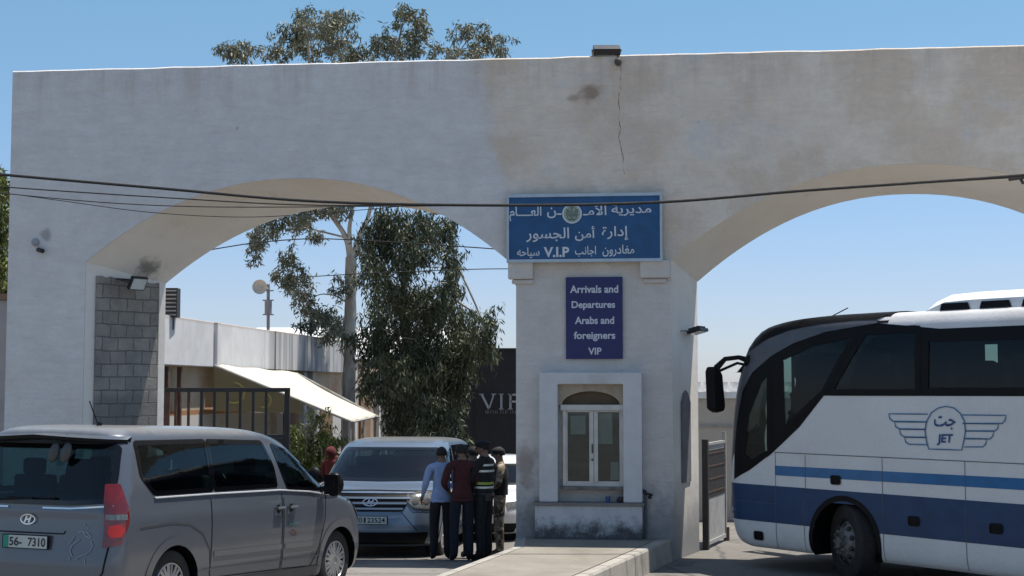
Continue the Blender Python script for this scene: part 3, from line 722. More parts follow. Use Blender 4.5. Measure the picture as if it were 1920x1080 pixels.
# pole with round dish on the roof
pb = atY(503, 617, 40); pt = atY(503, 533, 40)
po = thing('dish_pole', pb, 0, 'grey pole with a pale round dish standing on the low roof behind the left arch', 'antenna')
mb = MB(); mb.tube([pb + Vector((0, 0, -.3)), pt], .045, 10); mb.tube([atY(503, 590, 40), atY(503, 562, 40)], .10, 10)
for y_ in (590, 563, 545): mb.box(atY(503, y_, 40), (.30, .1, .03))
mb.build('pole', simple('grey_pole', (.22, .23, .26), .6), po, smooth=True)
dc = atY(487, 538, 39.8); mb = MB(); vs = []
q = Vector((.10, -1, .05)).to_track_quat('Z', 'Y').to_matrix()
ringn = 24; vs = [dc + q @ Vector((0, 0, -.06))]; fs = []
for j, rr in enumerate((.07, .14, .205)):
    vs += [dc + q @ Vector((rr * math.cos(2 * math.pi * k / ringn), rr * math.sin(2 * math.pi * k / ringn), -.06 + 1.6 * rr * rr)) for k in range(ringn)]
for k in range(ringn):
    k2 = (k + 1) % ringn; fs.append((0, 1 + k, 1 + k2))
    for j in (0, 1): fs.append((1 + j * ringn + k, 1 + (j + 1) * ringn + k, 1 + (j + 1) * ringn + k2, 1 + j * ringn + k2))
mb.add(vs, fs); mb.tube([dc + Vector((.02, .02, -.02)), pt + Vector((0, -.02, -.12))], .03, 8)
o = mb.build('dish', simple('dish_cream', (.50, .48, .42), .6, var=.05), po, smooth=True)
# white roofed building beyond
mb = MB(); z0, z1 = 3.6, atY(600, 618, 62).z
wb = thing('white_shed', (-6, 66, -.4), 0, 'bright white roofed shed beyond the low building, seen through the left arch', 'building')
mb.box((-7.0, 66, 1.6), (9, 8, 4.2)); mb.build('wall', M_PILAST, wb)
mb = MB(); mb.add([(-11.7, 61.6, 3.7), (-2.3, 61.6, 3.7), (-2.3, 66, z1 + .25), (-11.7, 66, z1 + .25), (-11.7, 70.4, 3.7), (-2.3, 70.4, 3.7)], [(0, 1, 2, 3), (3, 2, 5, 4), (0, 3, 4), (1, 5, 2)])
mb.build('roof', M_WHITE, wb)

# awning
aw = thing('fabric_awning', (-5.5, 36, -.3), 0, 'cream fabric awning sloping down from the low building behind the left arch', 'awning')
Aw = [atY(402, 683, 33.4), atY(556, 698, 40.6), atY(708, 779, 40.0), atY(660, 789, 34.4)]
mb = MB(); nu = 16; vs = []
for i in range(nu + 1):
    for j in range(nu + 1):
        s, t = i / nu, j / nu
        p = (Aw[0] * (1 - s) + Aw[1] * s) * (1 - t) + (Aw[3] * (1 - s) + Aw[2] * s) * t
        p.z -= .07 * math.sin(math.pi * t) * (1 + .5 * math.sin(s * 9)) ; p.z += .015 * math.sin(s * 17 + t * 5)
        vs.append(p)
mb.v = vs; mb.f = [(i * (nu + 1) + j, i * (nu + 1) + j + 1, (i + 1) * (nu + 1) + j + 1, (i + 1) * (nu + 1) + j) for i in range(nu) for j in range(nu)]; mb.m = [0] * len(mb.f)
def cloth(name, c, tr):
    m = NT(name); m.set(m.mix(m.ramp(m.noise(2, 4), .3, .7), tuple(x * .93 for x in c), c), .85)
    t = m.n.new('ShaderNodeBsdfTranslucent'); t.inputs[0].default_value = (*c, 1); mx = m.n.new('ShaderNodeMixShader'); mx.inputs[0].default_value = tr
    m.L(m.b.outputs[0], mx.inputs[1]); m.L(t.outputs[0], mx.inputs[2]); m.L(mx.outputs[0], m.out.inputs[0]); return m.mat
M_CLOTH = cloth('awning_cloth', (.70, .66, .56), .15)
o = mb.build('canopy', M_CLOTH, aw, smooth=True)
sd = o.modifiers.new('thickness', 'SOLIDIFY'); sd.thickness = .012
for a_, b_ in ((Aw[0], Aw[3]), (Aw[3], Aw[2]), (Aw[2], Aw[1])):
    mb = MB(); mb.tube([a_ + Vector((0, 0, -.03)), b_ + Vector((0, 0, -.03))], .03, 8); mb.build('edge_tube', M_GALV, aw, smooth=True)
for a_ in (Aw[3], Aw[2], (Aw[2] + Aw[3]) / 2):
    mb = MB(); mb.tube([a_ + Vector((-.05, 0, -.03)), (a_.x - .05, a_.y, -.45)], .035, 8); mb.build('post', M_PILAST, aw, smooth=True)
# side sheet hanging below the awning with a faint ring print
mb = MB(); s0 = Aw[0] + Vector((0, -.02, -.04)); s1_ = Aw[3] * .62 + Aw[0] * .38
mb.add([s0, s1_ + Vector((0, 0, -.05)), Vector((s1_.x, s1_.y, atY(545, 775, s1_.y).z)), Vector((s0.x, s0.y, atY(400, 770, s0.y).z))], [(0, 1, 2, 3)])
o = mb.build('side_sheet', cloth('olive_cloth', (.36, .29, .16), .35), aw); sd = o.modifiers.new('thickness', 'SOLIDIFY'); sd.thickness = .008
mb = MB(); dd = (s1_ - s0); dd.z = 0; dd.normalize(); 
for cx, cz, rr in ((.45, -.62, .24), (1.15, -.80, .16)):
    for h in (0, 1):
        pass
    stroke(mb, [(cx + rr * math.cos(a / 12 * math.pi * 2), cz + rr * math.sin(a / 12 * math.pi * 2)) for a in range(-4, 4)], .05, lambda x, y: s0 + dd * x + GV * y + Vector((.02, -.02, 0)))
mb.build('ring_print', simple('faded_yellow', (.42, .33, .12), .9), aw)

# ------------------------------------------------------------------ dark VIP building
YV = 38.0
vb = thing('dark_building', (1.0, YV, -.4), 0, 'dark grey flat-roofed building lettered VIP, partly hidden behind the booth pillar', 'building')
x0 = atY(775, 800, YV).x; zt = atY(900, 657, YV).z
mb = MB(); mb.box(((x0 + 4.2) / 2, YV + 3, (zt - .6) / 2), (4.2 - x0, 6, zt + .6)); mb.build('wall', concrete('charcoal_cladding', (.022, .022, .025), (.030, .030, .033), (.016, .016, .018), 1.5), vb)
mb = MB()
for k in range(5): mb.box((x0 + .2 + k * 1.4, YV - .006, zt / 2), (.02, .03, zt - .05))
mb.box(((x0 + 4.2) / 2, YV + 3, zt + .03), (4.26 - x0, 6.1, .06)); mb.build('trim', simple('black_trim', (.012, .012, .013), .6), vb)
mb = MB(); vf = lambda x, y: Vector((atY(x, 700, YV - .05).x, YV - .05, atY(960, y, YV - .05).z))
for q in ([(903, 739), (917, 767)], [(926, 739), (917, 767)], [(940, 739), (940, 767)], [(957, 739), (957, 767)], [(957, 740), (968, 740), (973, 746), (968, 753), (957, 753)]):
    stroke(mb, q, 4.2 if q[0][0] != 926 else 2.4, vf)
for cx, cy in ((903, 739), (926, 739), (940, 739), (940, 767), (957, 739), (957, 767)): stroke(mb, [(cx - 4.5, cy), (cx + 4.5, cy)], 1.6, vf)
M_GREYL = simple('grey_letters', (.34, .35, .37), .5)
mb.build('lettering', M_GREYL, vb, clean=False)
mb = MB(); random.seed(5)
for i in range(14):
    if i in (5, 9): continue
    x = 911 + i * 4.6; stroke(mb, [(x, 769.5), (x, 775.5)], 1.2, vf)
    if i % 3 != 1: stroke(mb, [(x, 770 + (i % 2) * 2.5), (x + 2.6, 770 + (i % 2) * 2.5)], 1.0, vf)
    if i % 4 == 0: stroke(mb, [(x + 2.8, 769.5), (x + 2.8, 775.5)], 1.0, vf)
mb.build('small_lettering', simple('dim_letters', (.16, .16, .17), .6), vb, clean=False)
wbk = thing('white_cabin', (-1.9, 36, -.4), 0, 'small white cabin wall under the hanging foliage, left of the dark building', 'building')
x0 = atY(742, 800, 44).x; x1 = atY(788, 800, 44).x
mb = MB(); mb.box(((x0 + x1) / 2 + .2, 46, .4), (x1 - x0 + .4, 4, 2.1)); mb.build('wall', M_PILAST, wbk)
mb = MB(); mb.box(((x0 + x1) / 2 + .2, 46, 1.5), (x1 - x0 + .5, 4.2, .1)); mb.build('roof', M_GALV, wbk)

# ------------------------------------------------------------------ behind the right arch
lb = thing('depot_wall', (14, 27.5, 0), 0, 'long beige courtyard wall with white toothed top behind the bus front', 'wall')
zt = 2.30; zb = 2.42
mb = MB(); mb.box((16, 27.75, zt / 2 - .1), (29, .5, zt + .2)); mb.build('wall', concrete('depot_beige', (.46, .42, .37), (.50, .46, .41), (.38, .34, .3), 1), lb)
mb = MB(); mb.box((16, 27.72, (zt + zb) / 2), (29.1, .6, zb - zt)); mb.build('parapet', M_WHITE, lb)
mb = MB()
for k in range(110): mb.box((1.7 + k * .26, 27.72, zb + .095), (.16, .3, .19))
mb.build('parapet_teeth', M_WHITE, lb)
mb = MB(); mb.box((16, 27.49, 1.78), (29, .04, .04)); mb.build('string_course', M_GALV, lb)

# ------------------------------------------------------------------ trees
def leaf_mat(name, a, b, c):
    m = NT(name); gi = m.n.new('ShaderNodeNewGeometry')
    col = m.mix(gi.outputs['Random Per Island'], a, b); col = m.mix(m.ramp(m.noise(.9, 3), .4, .65, 0, .8), col, c)
    m.set(col, .55); t = m.n.new('ShaderNodeBsdfTranslucent'); m.L(col, t.inputs[0]); mx = m.n.new('ShaderNodeMixShader'); mx.inputs[0].default_value = .15
    m.L(m.b.outputs[0], mx.inputs[1]); m.L(t.outputs[0], mx.inputs[2]); m.L(mx.outputs[0], m.out.inputs[0]); return m.mat
M_LEAF = leaf_mat('eucalyptus_leaf', (.11, .12, .07), (.26, .26, .19), (.075, .09, .045))
M_LEAF2 = leaf_mat('dark_leaf', (.040, .054, .026), (.12, .135, .07), (.034, .050, .022))
M_LEAF3 = leaf_mat('bright_leaf', (.09, .12, .03), (.16, .19, .05), (.06, .08, .02))
def bark_mat():
    m = NT('eucalyptus_bark'); c = m.mix(m.ramp(m.noise(3, 6, .65, stretch=(1, 1, .3)), .35, .65), (.50, .455, .39), (.27, .225, .18))
    m.bump(m.noise(10, 5, .7, stretch=(1, 1, .2)), .5, .03); return m.set(c, .85)
M_BARK = bark_mat()
def leaves(mb, c, rad, n, rng, ll=.15, lw=.035, hang=.75, droop=.6):
    """n twigs of leaves spread in small tufts through an ellipsoid"""
    per = 26
    for k in range(max(1, n // per)):
        while True:
            v = Vector((rng.uniform(-1, 1), rng.uniform(-1, 1), rng.uniform(-1, 1)))
            if v.length < 1: break
        v = v.normalized() * v.length ** .6
        tc = Vector(c) + Vector((v.x * rad[0], v.y * rad[1], v.z * rad[2]))
        tl = rng.uniform(.12, .34); side = Vector((rng.gauss(0, 1), rng.gauss(0, 1), 0)).normalized()
        for i in range(per):
            t = rng.random(); p = tc + side * (t - .5) * tl * .9 + Vector((rng.gauss(0, .065), rng.gauss(0, .065), -t * tl * droop + rng.gauss(0, .06)))
            d = Vector((rng.gauss(0, .6), rng.gauss(0, .6), -hang + rng.gauss(0, .5))).normalized()
            x = d.orthogonal().normalized(); x = Matrix.Rotation(rng.uniform(0, 6.28), 3, d) @ x
            L = ll * rng.uniform(.6, 1.25); W = lw * rng.uniform(.7, 1.3)
            a = len(mb.v); mb.v += [p, p + d * L * .45 + x * W * .5, p + d * L, p + d * L * .45 - x * W * .5]; mb.f.append((a, a + 1, a + 2, a + 3)); mb.m.append(0)
def tree(name, label, Y, limbs, clumps, mat, seed, dens=1.0, base=None, group=None, dy=1.2, **kw):
    rng = random.Random(seed); t = thing(name, base, 0, label, 'tree', group)
    mb = MB()
    for pts, r0, r1 in limbs:
        P = [atY(a, b_, Y + (q[0] if q else 0)) for a, b_, *q in pts]; n = len(P)
        Q = []; 
        for i in range(n - 1):
            for k in range(4):
                s = k / 4; p0, p1, p2, p3 = P[max(i - 1, 0)], P[i], P[i + 1], P[min(i + 2, n - 1)]
                Q.append(.5 * ((2 * p1) + (p2 - p0) * s + (2 * p0 - 5 * p1 + 4 * p2 - p3) * s * s + (3 * p1 - p0 - 3 * p2 + p3) * s ** 3))
        Q.append(P[-1]); m = len(Q)
        mb.tube(Q, [r0 + (r1 - r0) * i / (m - 1) + (rng.uniform(-.06, .06) * r0 if 0 < i < m - 1 else 0) for i in range(m)], 9)
    trunk = mb.build('trunk', M_BARK, t, smooth=True, clean=False)
    mb = MB(); tw = MB()
    for cx, cy, rx, ry, *q in clumps:
        yy = Y + (q[0] if q else rng.uniform(-dy, dy)); k = yy / FPX
        rad = (rx * k, max(.25, (rx + ry) * .5 * k * 1.1), ry * k)
        n = int(rx * ry * 1.15 * dens * (Y / 34) ** 2 * kw.get('fill', 1)) + 26
        c = atY(cx, cy, yy); leaves(mb, c, rad, n, rng, kw.get('ll', .15), kw.get('lw', .035), kw.get('hang', .75), kw.get('droop', .6))
        for j in range(5):
            a_ = rng.uniform(0, 6.28); q_ = rng.uniform(.95, 1.35); sc_ = c + Vector((math.cos(a_) * rad[0] * q_, rng.uniform(-.6, .6) * rad[1], math.sin(a_) * rad[2] * q_))
            leaves(mb, sc_, (.16, .16, .16), rng.choice((26, 26, 52)), rng, kw.get('ll', .15), kw.get('lw', .035), kw.get('hang', .75))
        for j in range(max(2, int(rx / 9))):
            e = c + Vector((rng.uniform(-1, 1) * rad[0], rng.uniform(-1, 1) * rad[1], rng.uniform(-.9, .9) * rad[2])) * .85
            tw.tube([c + Vector((0, 0, -rad[2] * .4)), (c + e) / 2 + Vector((0, 0, .06)), e], [.016, .011, .005], 5)
    cr = mb.build('crown', mat, t, clean=False); tw.build('twigs', M_BARK, cr, clean=False)
    return t
eu_limbs = [([(652, 1000), (655, 900), (654, 760), (656, 640), (657, 560), (658, 482)], .21, .17),
    ([(657, 490), (648, 445), (622, 405), (596, 370), (585, 250), (578, 80)], .10, .03),
    ([(658, 490), (655, 430), (660, 380), (650, 250), (632, 60)], .08, .03),
    ([(659, 488), (676, 440), (694, 392), (715, 250), (755, 40)], .10, .03),
    ([(650, 446), (610, 436), (560, 425), (500, 420)], .035, .012), ([(560, 425), (550, 460), (545, 500)], .018, .008),
    ([(590, 365), (540, 300), (470, 110)], .05, .015), ([(654, 570), (630, 555), (600, 552), (580, 565)], .03, .01),
    ([(660, 485), (720, 450), (780, 445), (850, 470, .5)], .035, .015), ([(660, 478), (720, 485), (790, 500), (850, 500)], .03, .012),
    ([(660, 740), (685, 710), (700, 670)], .045, .02), ([(715, 250), (800, 180), (880, 70)], .05, .015), ([(655, 690), (640, 650), (645, 600)], .03, .012)]
eu_cl = [(455, 93, 40, 17), (440, 88, 22, 10), (530, 88, 24, 18), (555, 52, 28, 20), (600, 45, 42, 22), (642, 52, 32, 24), (585, 80, 55, 22), (650, 88, 42, 16), (672, 98, 18, 9), (628, 32, 28, 12), (575, 30, 22, 9),
    (765, 38, 26, 26), (752, 72, 38, 22), (745, 96, 40, 12), (705, 84, 12, 10), (786, 70, 18, 22), (765, 20, 10, 10),
    (840, 96, 34, 12), (880, 92, 20, 12), (896, 52, 28, 12), (915, 75, 36, 15), (892, 88, 18, 16), (942, 94, 12, 10), (865, 62, 14, 7),
    (620, 150, 70, 40), (740, 150, 60, 40), (840, 160, 70, 40), (740, 240, 70, 40), (820, 300, 60, 30),
    (500, 432, 24, 16), (480, 445, 14, 18), (482, 470, 8, 14), (510, 412, 22, 12), (550, 405, 20, 14), (585, 396, 24, 12), (565, 420, 12, 9), (588, 440, 12, 7), (610, 388, 26, 12), (640, 385, 20, 10),
    (545, 482, 14, 14), (550, 505, 16, 18), (534, 520, 12, 18), (560, 532, 16, 14), (568, 552, 14, 12), (600, 580, 20, 14), (585, 600, 18, 18), (610, 608, 22, 22), (625, 622, 14, 14), (575, 575, 12, 10),
    (640, 530, 12, 16), (642, 620, 12, 20)]
tree('eucalyptus_tree', 'tall eucalyptus with bare pale trunk and airy hanging tufts behind the left arch', 43.5, eu_limbs, eu_cl, M_LEAF, 11, .34, ll=.19, lw=.045, base=Vector((atY(652, 800, 43.5).x, 43.5, -.4)))
pe_limbs = [([(772, 1000), (775, 860), (768, 740), (762, 620), (758, 520), (765, 420)], .15, .06), ([(768, 740), (800, 650), (850, 560), (858, 490)], .07, .02),
    ([(765, 700), (735, 600), (705, 520)], .06, .02), ([(850, 560), (880, 580), (905, 600)], .035, .012), ([(858, 500), (880, 545), (905, 605), (908, 640)], .03, .012), ([(770, 780), (720, 700), (690, 640)], .05, .02)]
pe_cl = [(705, 420, 26, 24), (740, 400, 30, 24), (785, 405, 30, 24), (822, 412, 26, 20), (842, 432, 12, 14), (700, 455, 26, 22), (745, 445, 34, 26), (800, 450, 30, 24), (695, 495, 30, 24), (725, 520, 26, 26),
    (850, 475, 12, 20), (845, 520, 14, 30), (770, 545, 40, 28), (815, 545, 34, 28), (730, 570, 40, 30), (780, 590, 50, 34), (835, 590, 40, 34), (880, 605, 26, 24), (906, 602, 22, 26), (915, 630, 14, 20),
    (695, 630, 36, 30), (740, 640, 48, 34), (800, 650, 52, 36), (850, 650, 42, 34), (890, 648, 30, 20), (715, 680, 34, 26), (765, 690, 48, 34), (820, 700, 52, 36), (850, 690, 30, 30), (705, 715, 24, 18),
    (750, 735, 30, 26), (800, 745, 44, 34), (832, 745, 38, 36), (790, 780, 34, 28), (825, 790, 38, 30), (740, 765, 22, 18), (762, 775, 20, 20), (735, 790, 12, 14), (800, 820, 40, 26), (850, 825, 34, 24), (765, 480, 18, 20)]
tree('drooping_tree', 'dense dark drooping tree behind the left arch, between the pale trunk and the dark building', 33.0, pe_limbs, pe_cl, M_LEAF2, 12, .80, base=Vector((atY(772, 800, 33).x, 33, -.4)), dy=1.5, hang=1.2, droop=1.7, ll=.17)
tree('garden_tree', 'green leafy tree rising over the pink wall at the left edge', 29, [([(-60, 1000), (-62, 700), (-55, 500), (-40, 380)], .16, .05), ([(-62, 640), (-120, 480), (-160, 380)], .08, .03)],
     [(-5, 335, 22, 28), (-8, 375, 24, 36), (-12, 425, 30, 40), (-10, 480, 26, 40), (-12, 530, 28, 34), (-60, 350, 50, 50), (-70, 430, 60, 50), (-75, 510, 60, 50), (-130, 400, 60, 70), (-120, 510, 60, 50), (-20, 560, 30, 30)], M_LEAF3, 13, 1.6, base=Vector((atY(-60, 800, 29).x, 29, -.4)))
tree('courtyard_shrub', 'leafy shrub against the white wall right of the barred gate', 31.5, [([(575, 1000), (572, 880), (575, 800)], .04, .015), ([(600, 1000), (604, 880), (602, 790)], .04, .015)],
     [(562, 815, 14, 22), (560, 850, 16, 24), (600, 795, 10, 20), (606, 835, 16, 26), (604, 870, 18, 22), (580, 880, 24, 18), (625, 830, 8, 16), (560, 885, 18, 16)], M_LEAF3, 14, 1.0, base=Vector((atY(590, 800, 31.5).x, 31.5, -.4)), dy=.2)
mb = MB(); x = atY(582, 800, 32).x; mb.box((x, 32, .6), (.16, .16, 2.1)); mb.box((x, 32, 1.68), (.22, .22, .06))
sset(mb.build('white_post', M_PILAST, bevel=.01), 'white square post standing in the shrub right of the barred gate', 'post')

# ------------------------------------------------------------------ vehicle bodies: a stack of plan outlines
class Body:
    """a = metres forward from the tail, b = metres to the left of the centre line, h = height"""
    def __init__(s, tab, Rf, Rr, bf, br, nz=96):
        T = np.array(tab, float); m = len(T); out = []
        for i in range(m - 1):
            p0, p1, p2, p3 = T[max(i - 1, 0)], T[i], T[i + 1], T[min(i + 2, m - 1)]
            k = max(2, int(round((p2[0] - p1[0] + .3 * abs(p2[2] - p1[2]) + .3 * abs(p2[1] - p1[1])) / .022)))
            for j in range(k):
                t = j / k; q = .5 * ((2 * p1) + (p2 - p0) * t + (2 * p0 - 5 * p1 + 4 * p2 - p3) * t * t + (3 * p1 - p0 - 3 * p2 + p3) * t ** 3)
                lo = np.minimum(p1, p2); hi = np.maximum(p1, p2); out.append(np.clip(q, lo, hi))
        out.append(T[-1]); s.T = np.array(out); s.Rf, s.Rr, s.bf, s.br = Rf, Rr, bf, br
    def row(s, h):
        T = s.T; return [float(np.interp(h, T[:, 0], T[:, k])) for k in (1, 2, 3)]
    def end(s, w, b, Rr, bulge):
        ab = min(abs(b), w); Rr = min(Rr, w * .95); e = bulge * (ab / w) ** 2
        if ab > w - Rr:
            q = (ab - (w - Rr)) / Rr; e += Rr * (1 - math.sqrt(max(0, 1 - q ** 2.2)) ** (1 / 1.1)) 
        return e
    def front(s, b, h): w, af, ar = s.row(h); return af - s.end(w, b, s.Rf, s.bf)
    def rear(s, b, h): w, af, ar = s.row(h); return ar + s.end(w, b, s.Rr, s.br)
    def side(s, a, h):
        w, af, ar = s.row(h); lo, hi = 0, w
        fn = (lambda b: s.front(b, h) - a) if a > (af + ar) / 2 else (lambda b: a - s.rear(b, h))
        if fn(w) >= 0: return w
        for _ in range(26):
            mid_ = (lo + hi) / 2
            if fn(mid_) >= 0: lo = mid_
            else: hi = mid_
        return lo
    def loop(s, h):
        w, af, ar = s.row(h); pts = []
        def ends(Rr, fn, sg):
            Rr = min(Rr, w * .95); o = []
            bs = list(np.linspace(0, w - Rr, 14)[:-1]) + [w - Rr + Rr * math.sin(t) for t in np.linspace(0, math.pi / 2, 16)]
            return [(fn(b, h), b) for b in bs]
        F = ends(s.Rf, s.front, 1); B = ends(s.Rr, s.rear, -1)
        a1, a0 = F[-1][0], B[-1][0]; S = [(a1 + (a0 - a1) * t, w) for t in np.linspace(0, 1, s.ns)[1:-1]]
        half = F + S + B[::-1]
        return half + [(a, -b) for a, b in half[::-1][1:-1]]
    def mesh(s, holes, ns=150):
        """holes: ('side'|'front'|'rear', polygon, sign or None)"""
        s.ns = ns; hs = s.T[:, 0]; L = [s.loop(float(h)) for h in hs]; n = len(L[0]); mb = MB()
        mb.v = [Vector((a, b, float(h))) for h, lp in zip(hs, L) for a, b in lp]
        def inside(poly, x, y):
            c = False; j = len(poly) - 1
            for i in range(len(poly)):
                xi, yi = poly[i]; xj, yj = poly[j]
                if (yi > y) != (yj > y) and x < (xj - xi) * (y - yi) / (yj - yi) + xi: c = not c
                j = i
            return c
        nf = 28
        for i in range(len(hs) - 1):
            for k in range(n):
                k2 = (k + 1) % n; c = (mb.v[i * n + k] + mb.v[i * n + k2] + mb.v[(i + 1) * n + k] + mb.v[(i + 1) * n + k2]) / 4
                skip = False; amid = (s.T[i, 2] + s.T[i, 3]) / 2
                for kind, poly in holes:
                    if kind == 'side' and abs(c.y) > s.T[i, 1] * .60 and inside(poly, c.x, c.z): skip = True
                    if kind == 'front' and c.x > amid and inside(poly, c.y, c.z): skip = True
                    if kind == 'rear' and c.x < amid and inside(poly, c.y, c.z): skip = True
                if not skip: mb.f.append((i * n + k, i * n + k2, (i + 1) * n + k2, (i + 1) * n + k))
        top = (len(hs) - 1) * n; mb.f.append(tuple(range(top, top + n)))
        mb.m = [0] * len(mb.f); return mb
    def at(s, kind, sg, off):
        if kind == 'side':
            def fn(x, y):
                b = s.side(x, y); e = .01
                da = (s.side(x + e, y) - s.side(x - e, y)) / (2 * e); dh = (s.side(x, y + e) - s.side(x, y - e)) / (2 * e)
                nn = Vector((-da, 1, -dh)).normalized() * off
                return Vector((x + nn.x, sg * (b + nn.y), y + nn.z))
        elif kind == 'front':
            def fn(x, y):
                e = .01; a = s.front(x, y); db = (s.front(x + e, y) - s.front(x - e, y)) / (2 * e); dh = (s.front(x, y + e) - s.front(x, y - e)) / (2 * e)
                nn = Vector((1, -db, -dh)).normalized() * off; return Vector((a + nn.x, x + nn.y, y + nn.z))
        elif kind == 'wrap':
            cache = {}
            def tabl(h):
                k = round(h, 4)
                if k not in cache:
                    w, af, ar = s.row(h); Rr = min(s.Rr, w * .95)
                    bs = list(np.linspace(w - .5, w - Rr, 8)[:-1]) + [w - Rr + Rr * math.sin(t) for t in np.linspace(0, math.pi / 2, 24)]
                    P = np.array([(s.rear(b, h), b) for b in bs] + [(s.rear(w, h) + q, w) for q in (.1, .3, .6)])
                    L = np.concatenate([[0], np.cumsum(np.hypot(*np.diff(P, axis=0).T))]); i0 = np.interp(w - Rr * .3, P[:, 1], L)
                    cache[k] = (L - i0, P)
                return cache[k]
            def fn(x, y):
                L, P = tabl(y); g = lambda u: Vector((np.interp(u, L, P[:, 0]), np.interp(u, L, P[:, 1]), y))
                p = g(x); t_ = (g(x + .01) - g(x - .01)).normalized(); nn = Vector((-t_.y, t_.x, 0)) * off
                if nn.x > 0 or nn.y < 0: nn = -nn if nn.dot(Vector((-1, 1, 0))) < 0 else nn
                p += nn; return Vector((p.x, sg * p.y, p.z))
        else:
            def fn(x, y):
                e = .01; a = s.rear(x, y); db = (s.rear(x + e, y) - s.rear(x - e, y)) / (2 * e); dh = (s.rear(x, y + e) - s.rear(x, y - e)) / (2 * e)
                nn = Vector((-1, db, dh)).normalized() * off; return Vector((a + nn.x, x + nn.y, y + nn.z))
        return fn
def rpoly(pts, r, n=5):
    out = []; m = len(pts)
    for i in range(m):
        p0, p1, p2 = Vector(pts[i - 1]), Vector(pts[i]), Vector(pts[(i + 1) % m])
        rr = min(r, (p0 - p1).length * .45, (p2 - p1).length * .45)
        a = p1 + (p0 - p1).normalized() * rr; c = p1 + (p2 - p1).normalized() * rr
        for k in range(n + 1):
            t = k / n; out.append(tuple(a * (1 - t) ** 2 + p1 * 2 * t * (1 - t) + c * t * t))
    return out
def patch(mb, poly, fn, step=.06, mi=0):
    from mathutils.geometry import tessellate_polygon
    bm = bmesh.new(); vs = [bm.verts.new((x, y, 0)) for x, y in poly]
    for tr in tessellate_polygon([[Vector((x, y, 0)) for x, y in poly]]):
        try: bm.faces.new([vs[i] for i in tr])
        except ValueError: pass
    xs_ = [p[0] for p in poly]; ys_ = [p[1] for p in poly]
    for ax, (lo, hi) in enumerate(((min(xs_), max(xs_)), (min(ys_), max(ys_)))):
        k = int((hi - lo) / step)
        for i in range(1, k + 1):
            co = [0, 0, 0]; co[ax] = lo + (hi - lo) * i / (k + 1); no = [0, 0, 0]; no[ax] = 1
            bmesh.ops.bisect_plane(bm, geom=bm.verts[:] + bm.edges[:] + bm.faces[:], plane_co=co, plane_no=no, dist=1e-5)
    bm.verts.index_update()
    mb.add([fn(v.co.x, v.co.y) for v in bm.verts], [tuple(v.index for v in f.verts) for f in bm.faces], mi); bm.free()
def band(mb, pts, wd, fn, closed=True, step=.06, mi=0, inside=False):
    """ribbon following a closed outline, subdivided so that it hugs the body"""
    P = []; m = len(pts)
    for i in range(m if closed else m - 1):
        a, b = Vector(pts[i]), Vector(pts[(i + 1) % m]); k = max(1, int((b - a).length / step))
        for j in range(k): P.append(tuple(a + (b - a) * j / k))
    if not closed: P.append(pts[-1])
    if inside:
        q = inset(P, wd); n = len(P)
        mb.add([fn(*p) for p in P] + [fn(*p) for p in q], [(i, (i + 1) % n, n + (i + 1) % n, n + i) for i in range(n)], mi)
    else: stroke(mb, P, wd, fn, closed, mi)
def circle(c, r, n=36, a0=0, a1=360): return [(c[0] + r * math.cos(R(a0 + (a1 - a0) * i / n)), c[1] + r * math.sin(R(a0 + (a1 - a0) * i / n))) for i in range(n if a1 - a0 == 360 else n + 1)]

def paint(name, c, metal=.55, rough=.32, dust=.35):
    m = NT(name); n = m.noise(2.2, 5, .65); X, Y, Z = m.sep()
    col = m.mix(m.ramp(n, .35, .7, 0, .12), c, tuple(min(1, x * 1.3) for x in c))
    dz = m.math('MULTIPLY', m.ramp(m.math('ADD', Z, m.math('MULTIPLY', m.noise(3, 5, .7), .5)), 1.25, .55), dust)
    col = m.mix(dz, col, (.12, .105, .085))
    col = m.mix(m.math('MULTIPLY', m.ramp(m.math('ADD', Z, m.math('MULTIPLY', m.noise(6, 5, .7), .06)), 1.80, 1.89), .75), col, (.46, .45, .43))     # paler with height: the roof's sunlit brightness painted into the colour
    m.set(col, m.math('ADD', m.math('MULTIPLY', dz, .5), rough), m.math('MULTIPLY', m.math('SUBTRACT', 1, dz), metal))
    m.b.inputs['Coat Weight'].default_value = .5; m.b.inputs['Coat Roughness'].default_value = .08; return m.mat
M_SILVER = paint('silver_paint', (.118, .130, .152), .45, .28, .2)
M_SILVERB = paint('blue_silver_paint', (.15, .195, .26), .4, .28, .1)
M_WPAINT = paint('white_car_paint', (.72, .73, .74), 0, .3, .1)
M_VGLASS = glass('tinted_van_glass', (.24, .37, .37), .012, 1.4)
M_WGLASS = glass('windscreen_glass', (.30, .38, .40), .03, 1.45)
M_TRIMB = simple('black_trim_plastic', (.006, .006, .007), .45); M_TRIMB.node_tree.nodes['Principled BSDF'].inputs['Specular IOR Level'].default_value = .15
M_FRIT = simple('glazed_black', (.003, .003, .004), .04, var=.05)
M_BRIGHT = simple('bright_moulding', (.60, .61, .63), .3, .2, var=.05)
M_CHROME = simple('chrome', (.62, .64, .66), .16, .95, var=.05)
M_RED = simple('red_lamp', (.15, .004, .004), .12, coat=.8, var=.25, scale=12)
M_REDB = NT('lit_red_lamp'); M_REDB.set((.35, .012, .008), .15); M_REDB.b.inputs['Emission Color'].default_value = (1, .04, .01, 1); M_REDB.b.inputs['Emission Strength'].default_value = .08; M_REDB = M_REDB.mat
M_CLEAR = simple('clear_lamp', (.16, .17, .17), .12, .2, var=.3, scale=25)
M_SEAT = simple('seat_cloth', (.035, .035, .038), .9)
M_RIM = simple('alloy_rim', (.42, .43, .44), .32, .7, var=.2)
M_TYRE = simple('tyre_rubber', (.022, .021, .020), .85, bump=.4, var=.3)
M_PLATE = simple('plate_white', (.50, .53, .50), .5, var=.06)
